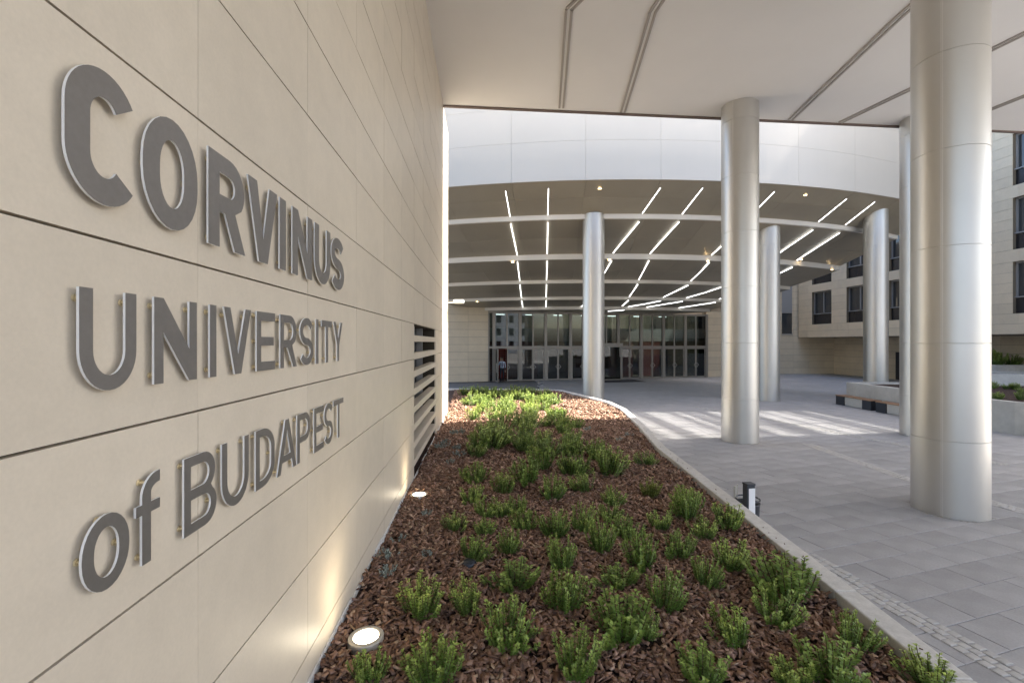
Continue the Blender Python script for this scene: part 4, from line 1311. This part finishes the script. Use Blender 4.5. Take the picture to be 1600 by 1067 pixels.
# ------------------------------------------------------------------ person in the open doorway
def person(x, y, rz, label):
    t = empty('person', (x, y, 0), rz, label, 'person')
    # skeleton (front is -y): one continuous skinned body
    J = [((0, 0, .98), .135, .105), ((0, 0, 1.15), .135, .10), ((0, -.005, 1.32), .15, .105), ((0, 0, 1.44), .12, .085), ((0, -.005, 1.52), .055, .055), ((0, -.015, 1.60), .06, .07), ((0, -.02, 1.68), .078, .095), ((0, -.015, 1.755), .06, .075)]
    vs = [j[0] for j in J]; rad = [(j[1], j[2]) for j in J]
    ed = [(i, i + 1) for i in range(len(J) - 1)]
    def chain(start, pts):
        prev = start
        for p, r in pts:
            vs.append(p); rad.append((r, r)); ed.append((prev, len(vs) - 1)); prev = len(vs) - 1
    chain(0, [((-.10, 0, .90), .095), ((-.105, -.01, .50), .062), ((-.11, .02, .10), .042), ((-.115, -.11, .035), .038)])
    chain(0, [((.10, 0, .90), .095), ((.105, -.01, .50), .062), ((.11, .02, .10), .042), ((.115, -.11, .035), .038)])
    chain(3, [((-.19, 0, 1.42), .062), ((-.27, -.03, 1.18), .045), ((-.17, -.15, 1.43), .034), ((-.12, -.12, 1.58), .028)])
    chain(3, [((.19, 0, 1.42), .062), ((.25, .02, 1.15), .045), ((.24, -.06, .90), .034), ((.235, -.08, .82), .03)])
    me = bpy.data.meshes.new('body'); me.from_pydata(vs, ed, [])
    o = bpy.data.objects.new('body', me); link(o, t)
    sk = o.modifiers.new('skin', 'SKIN'); sk.use_smooth_shade = True
    for i, v in enumerate(me.skin_vertices[0].data):
        v.radius = rad[i]; v.use_root = (i == 0)
    su = o.modifiers.new('sub', 'SUBSURF'); su.levels = 2; su.render_levels = 2
    # colour by body height: trousers, shirt, skin
    m = bpy.data.materials.new('clothed figure'); m.use_nodes = True
    N = m.node_tree.nodes; Lk = m.node_tree.links
    tc = N.new('ShaderNodeTexCoord'); sp = N.new('ShaderNodeSeparateXYZ'); cr = N.new('ShaderNodeValToRGB')
    mr = N.new('ShaderNodeMapRange'); mr.inputs['From Max'].default_value = 1.85
    Lk.new(tc.outputs['Object'], sp.inputs[0]); Lk.new(sp.outputs['Z'], mr.inputs['Value']); Lk.new(mr.outputs[0], cr.inputs['Fac'])
    cr.color_ramp.interpolation = 'CONSTANT'
    e = cr.color_ramp.elements
    e[0].color = (.025, .025, .035, 1); e[1].position = .545; e[1].color = (.50, .56, .70, 1)
    e2 = e.new(.815); e2.color = (.50, .32, .24, 1)
    N['Principled BSDF'].inputs['Roughness'].default_value = .75
    Lk.new(cr.outputs[0], N['Principled BSDF'].inputs['Base Color'])
    me.materials.append(m)
    # tie, hair, face, hands, phone
    MB().add([(-.02, -.128, 1.47), (.02, -.128, 1.47), (.035, -.155, 1.12), (0, -.156, 1.07), (-.035, -.155, 1.12), (-.02, -.118, 1.47), (.02, -.118, 1.47), (.035, -.145, 1.12), (0, -.146, 1.07), (-.035, -.145, 1.12)],
             [[0, 1, 2, 3, 4], [9, 8, 7, 6, 5], [0, 5, 6, 1], [1, 6, 7, 2], [2, 7, 8, 3], [3, 8, 9, 4], [4, 9, 5, 0]]).build('tie', M['tie'], t)
    mb = MB()
    for k in range(6):
        a0 = 90 * k / 6; a1 = 90 * (k + 1) / 6
        ring = []
        for a in (a0, a1):
            ring.append([(.088 * math.cos(R(a)) * math.cos(R(b)), .005 + .105 * math.cos(R(a)) * math.sin(R(b)), 1.70 + .105 * math.sin(R(a))) for b in range(0, 360, 20)])
        n = len(ring[0])
        mb.add(ring[0] + ring[1], [[i, (i + 1) % n, n + (i + 1) % n, n + i] for i in range(n)], True)
    mb.build('hair', M['hair'], t)
    mb = MB(); mb.add([(-.014, -.105, 1.655), (.014, -.105, 1.655), (0, -.108, 1.70), (0, -.135, 1.66)], [[0, 1, 3], [1, 2, 3], [2, 0, 3]]); mb.build('nose', M['skin'], t)
    for sx in (-1, 1):
        MB().cyl((sx * .033, -.108, 1.705), (sx * .033, -.116, 1.705), .011, n=8).build('eye', M['hair'], t)
        MB().cyl((sx * .075, -.01, 1.68), (sx * .09, -.0, 1.685), .028, .02, n=10).build('ear', M['skin'], t)
    MB().box(-.028, .028, -.112, -.104, 1.618, 1.626).build('mouth', M['trousers'], t)
    for hx, hy, hz, up in ((-.105, -.10, 1.62, 1), (.235, -.085, .80, -1)):
        mb = MB()
        mb.cyl((hx, hy, hz - .04 * up), (hx, hy, hz + .045 * up), .034, .04, n=10)
        for f_ in range(4):
            fx = hx - .03 + .02 * f_
            mb.cyl((fx, hy, hz + .04 * up), (fx, hy - .012, hz + (.085 + .01 * (f_ in (1, 2))) * up), .010, n=6)
            mb.cyl((fx, hy - .012, hz + (.085 + .01 * (f_ in (1, 2))) * up), (fx, hy - .035, hz + .105 * up), .009, .007, n=6)
        mb.cyl((hx + .03, hy, hz), (hx + .055, hy - .02, hz + .05 * up), .012, .009, n=6)
        mb.build('hand', M['skin'], t)
    MB().box(-.10, -.085, -.12, -.06, 1.61, 1.73).build('phone', M['dark'], t)
    for sx in (-1, 1):
        MB().hexa([(sx * .115 - .045, -.20), (sx * .115 + .045, -.20), (sx * .115 + .04, .07), (sx * .115 - .04, .07)], 0, .06).build('shoe', M['dark'], t, .015)
pp = FA + fd * (posts[0] + .62) + fn * .05
person(pp.x, pp.y, R(8), 'person in light blue shirt and dark tie holding a phone in the open entrance doorway')
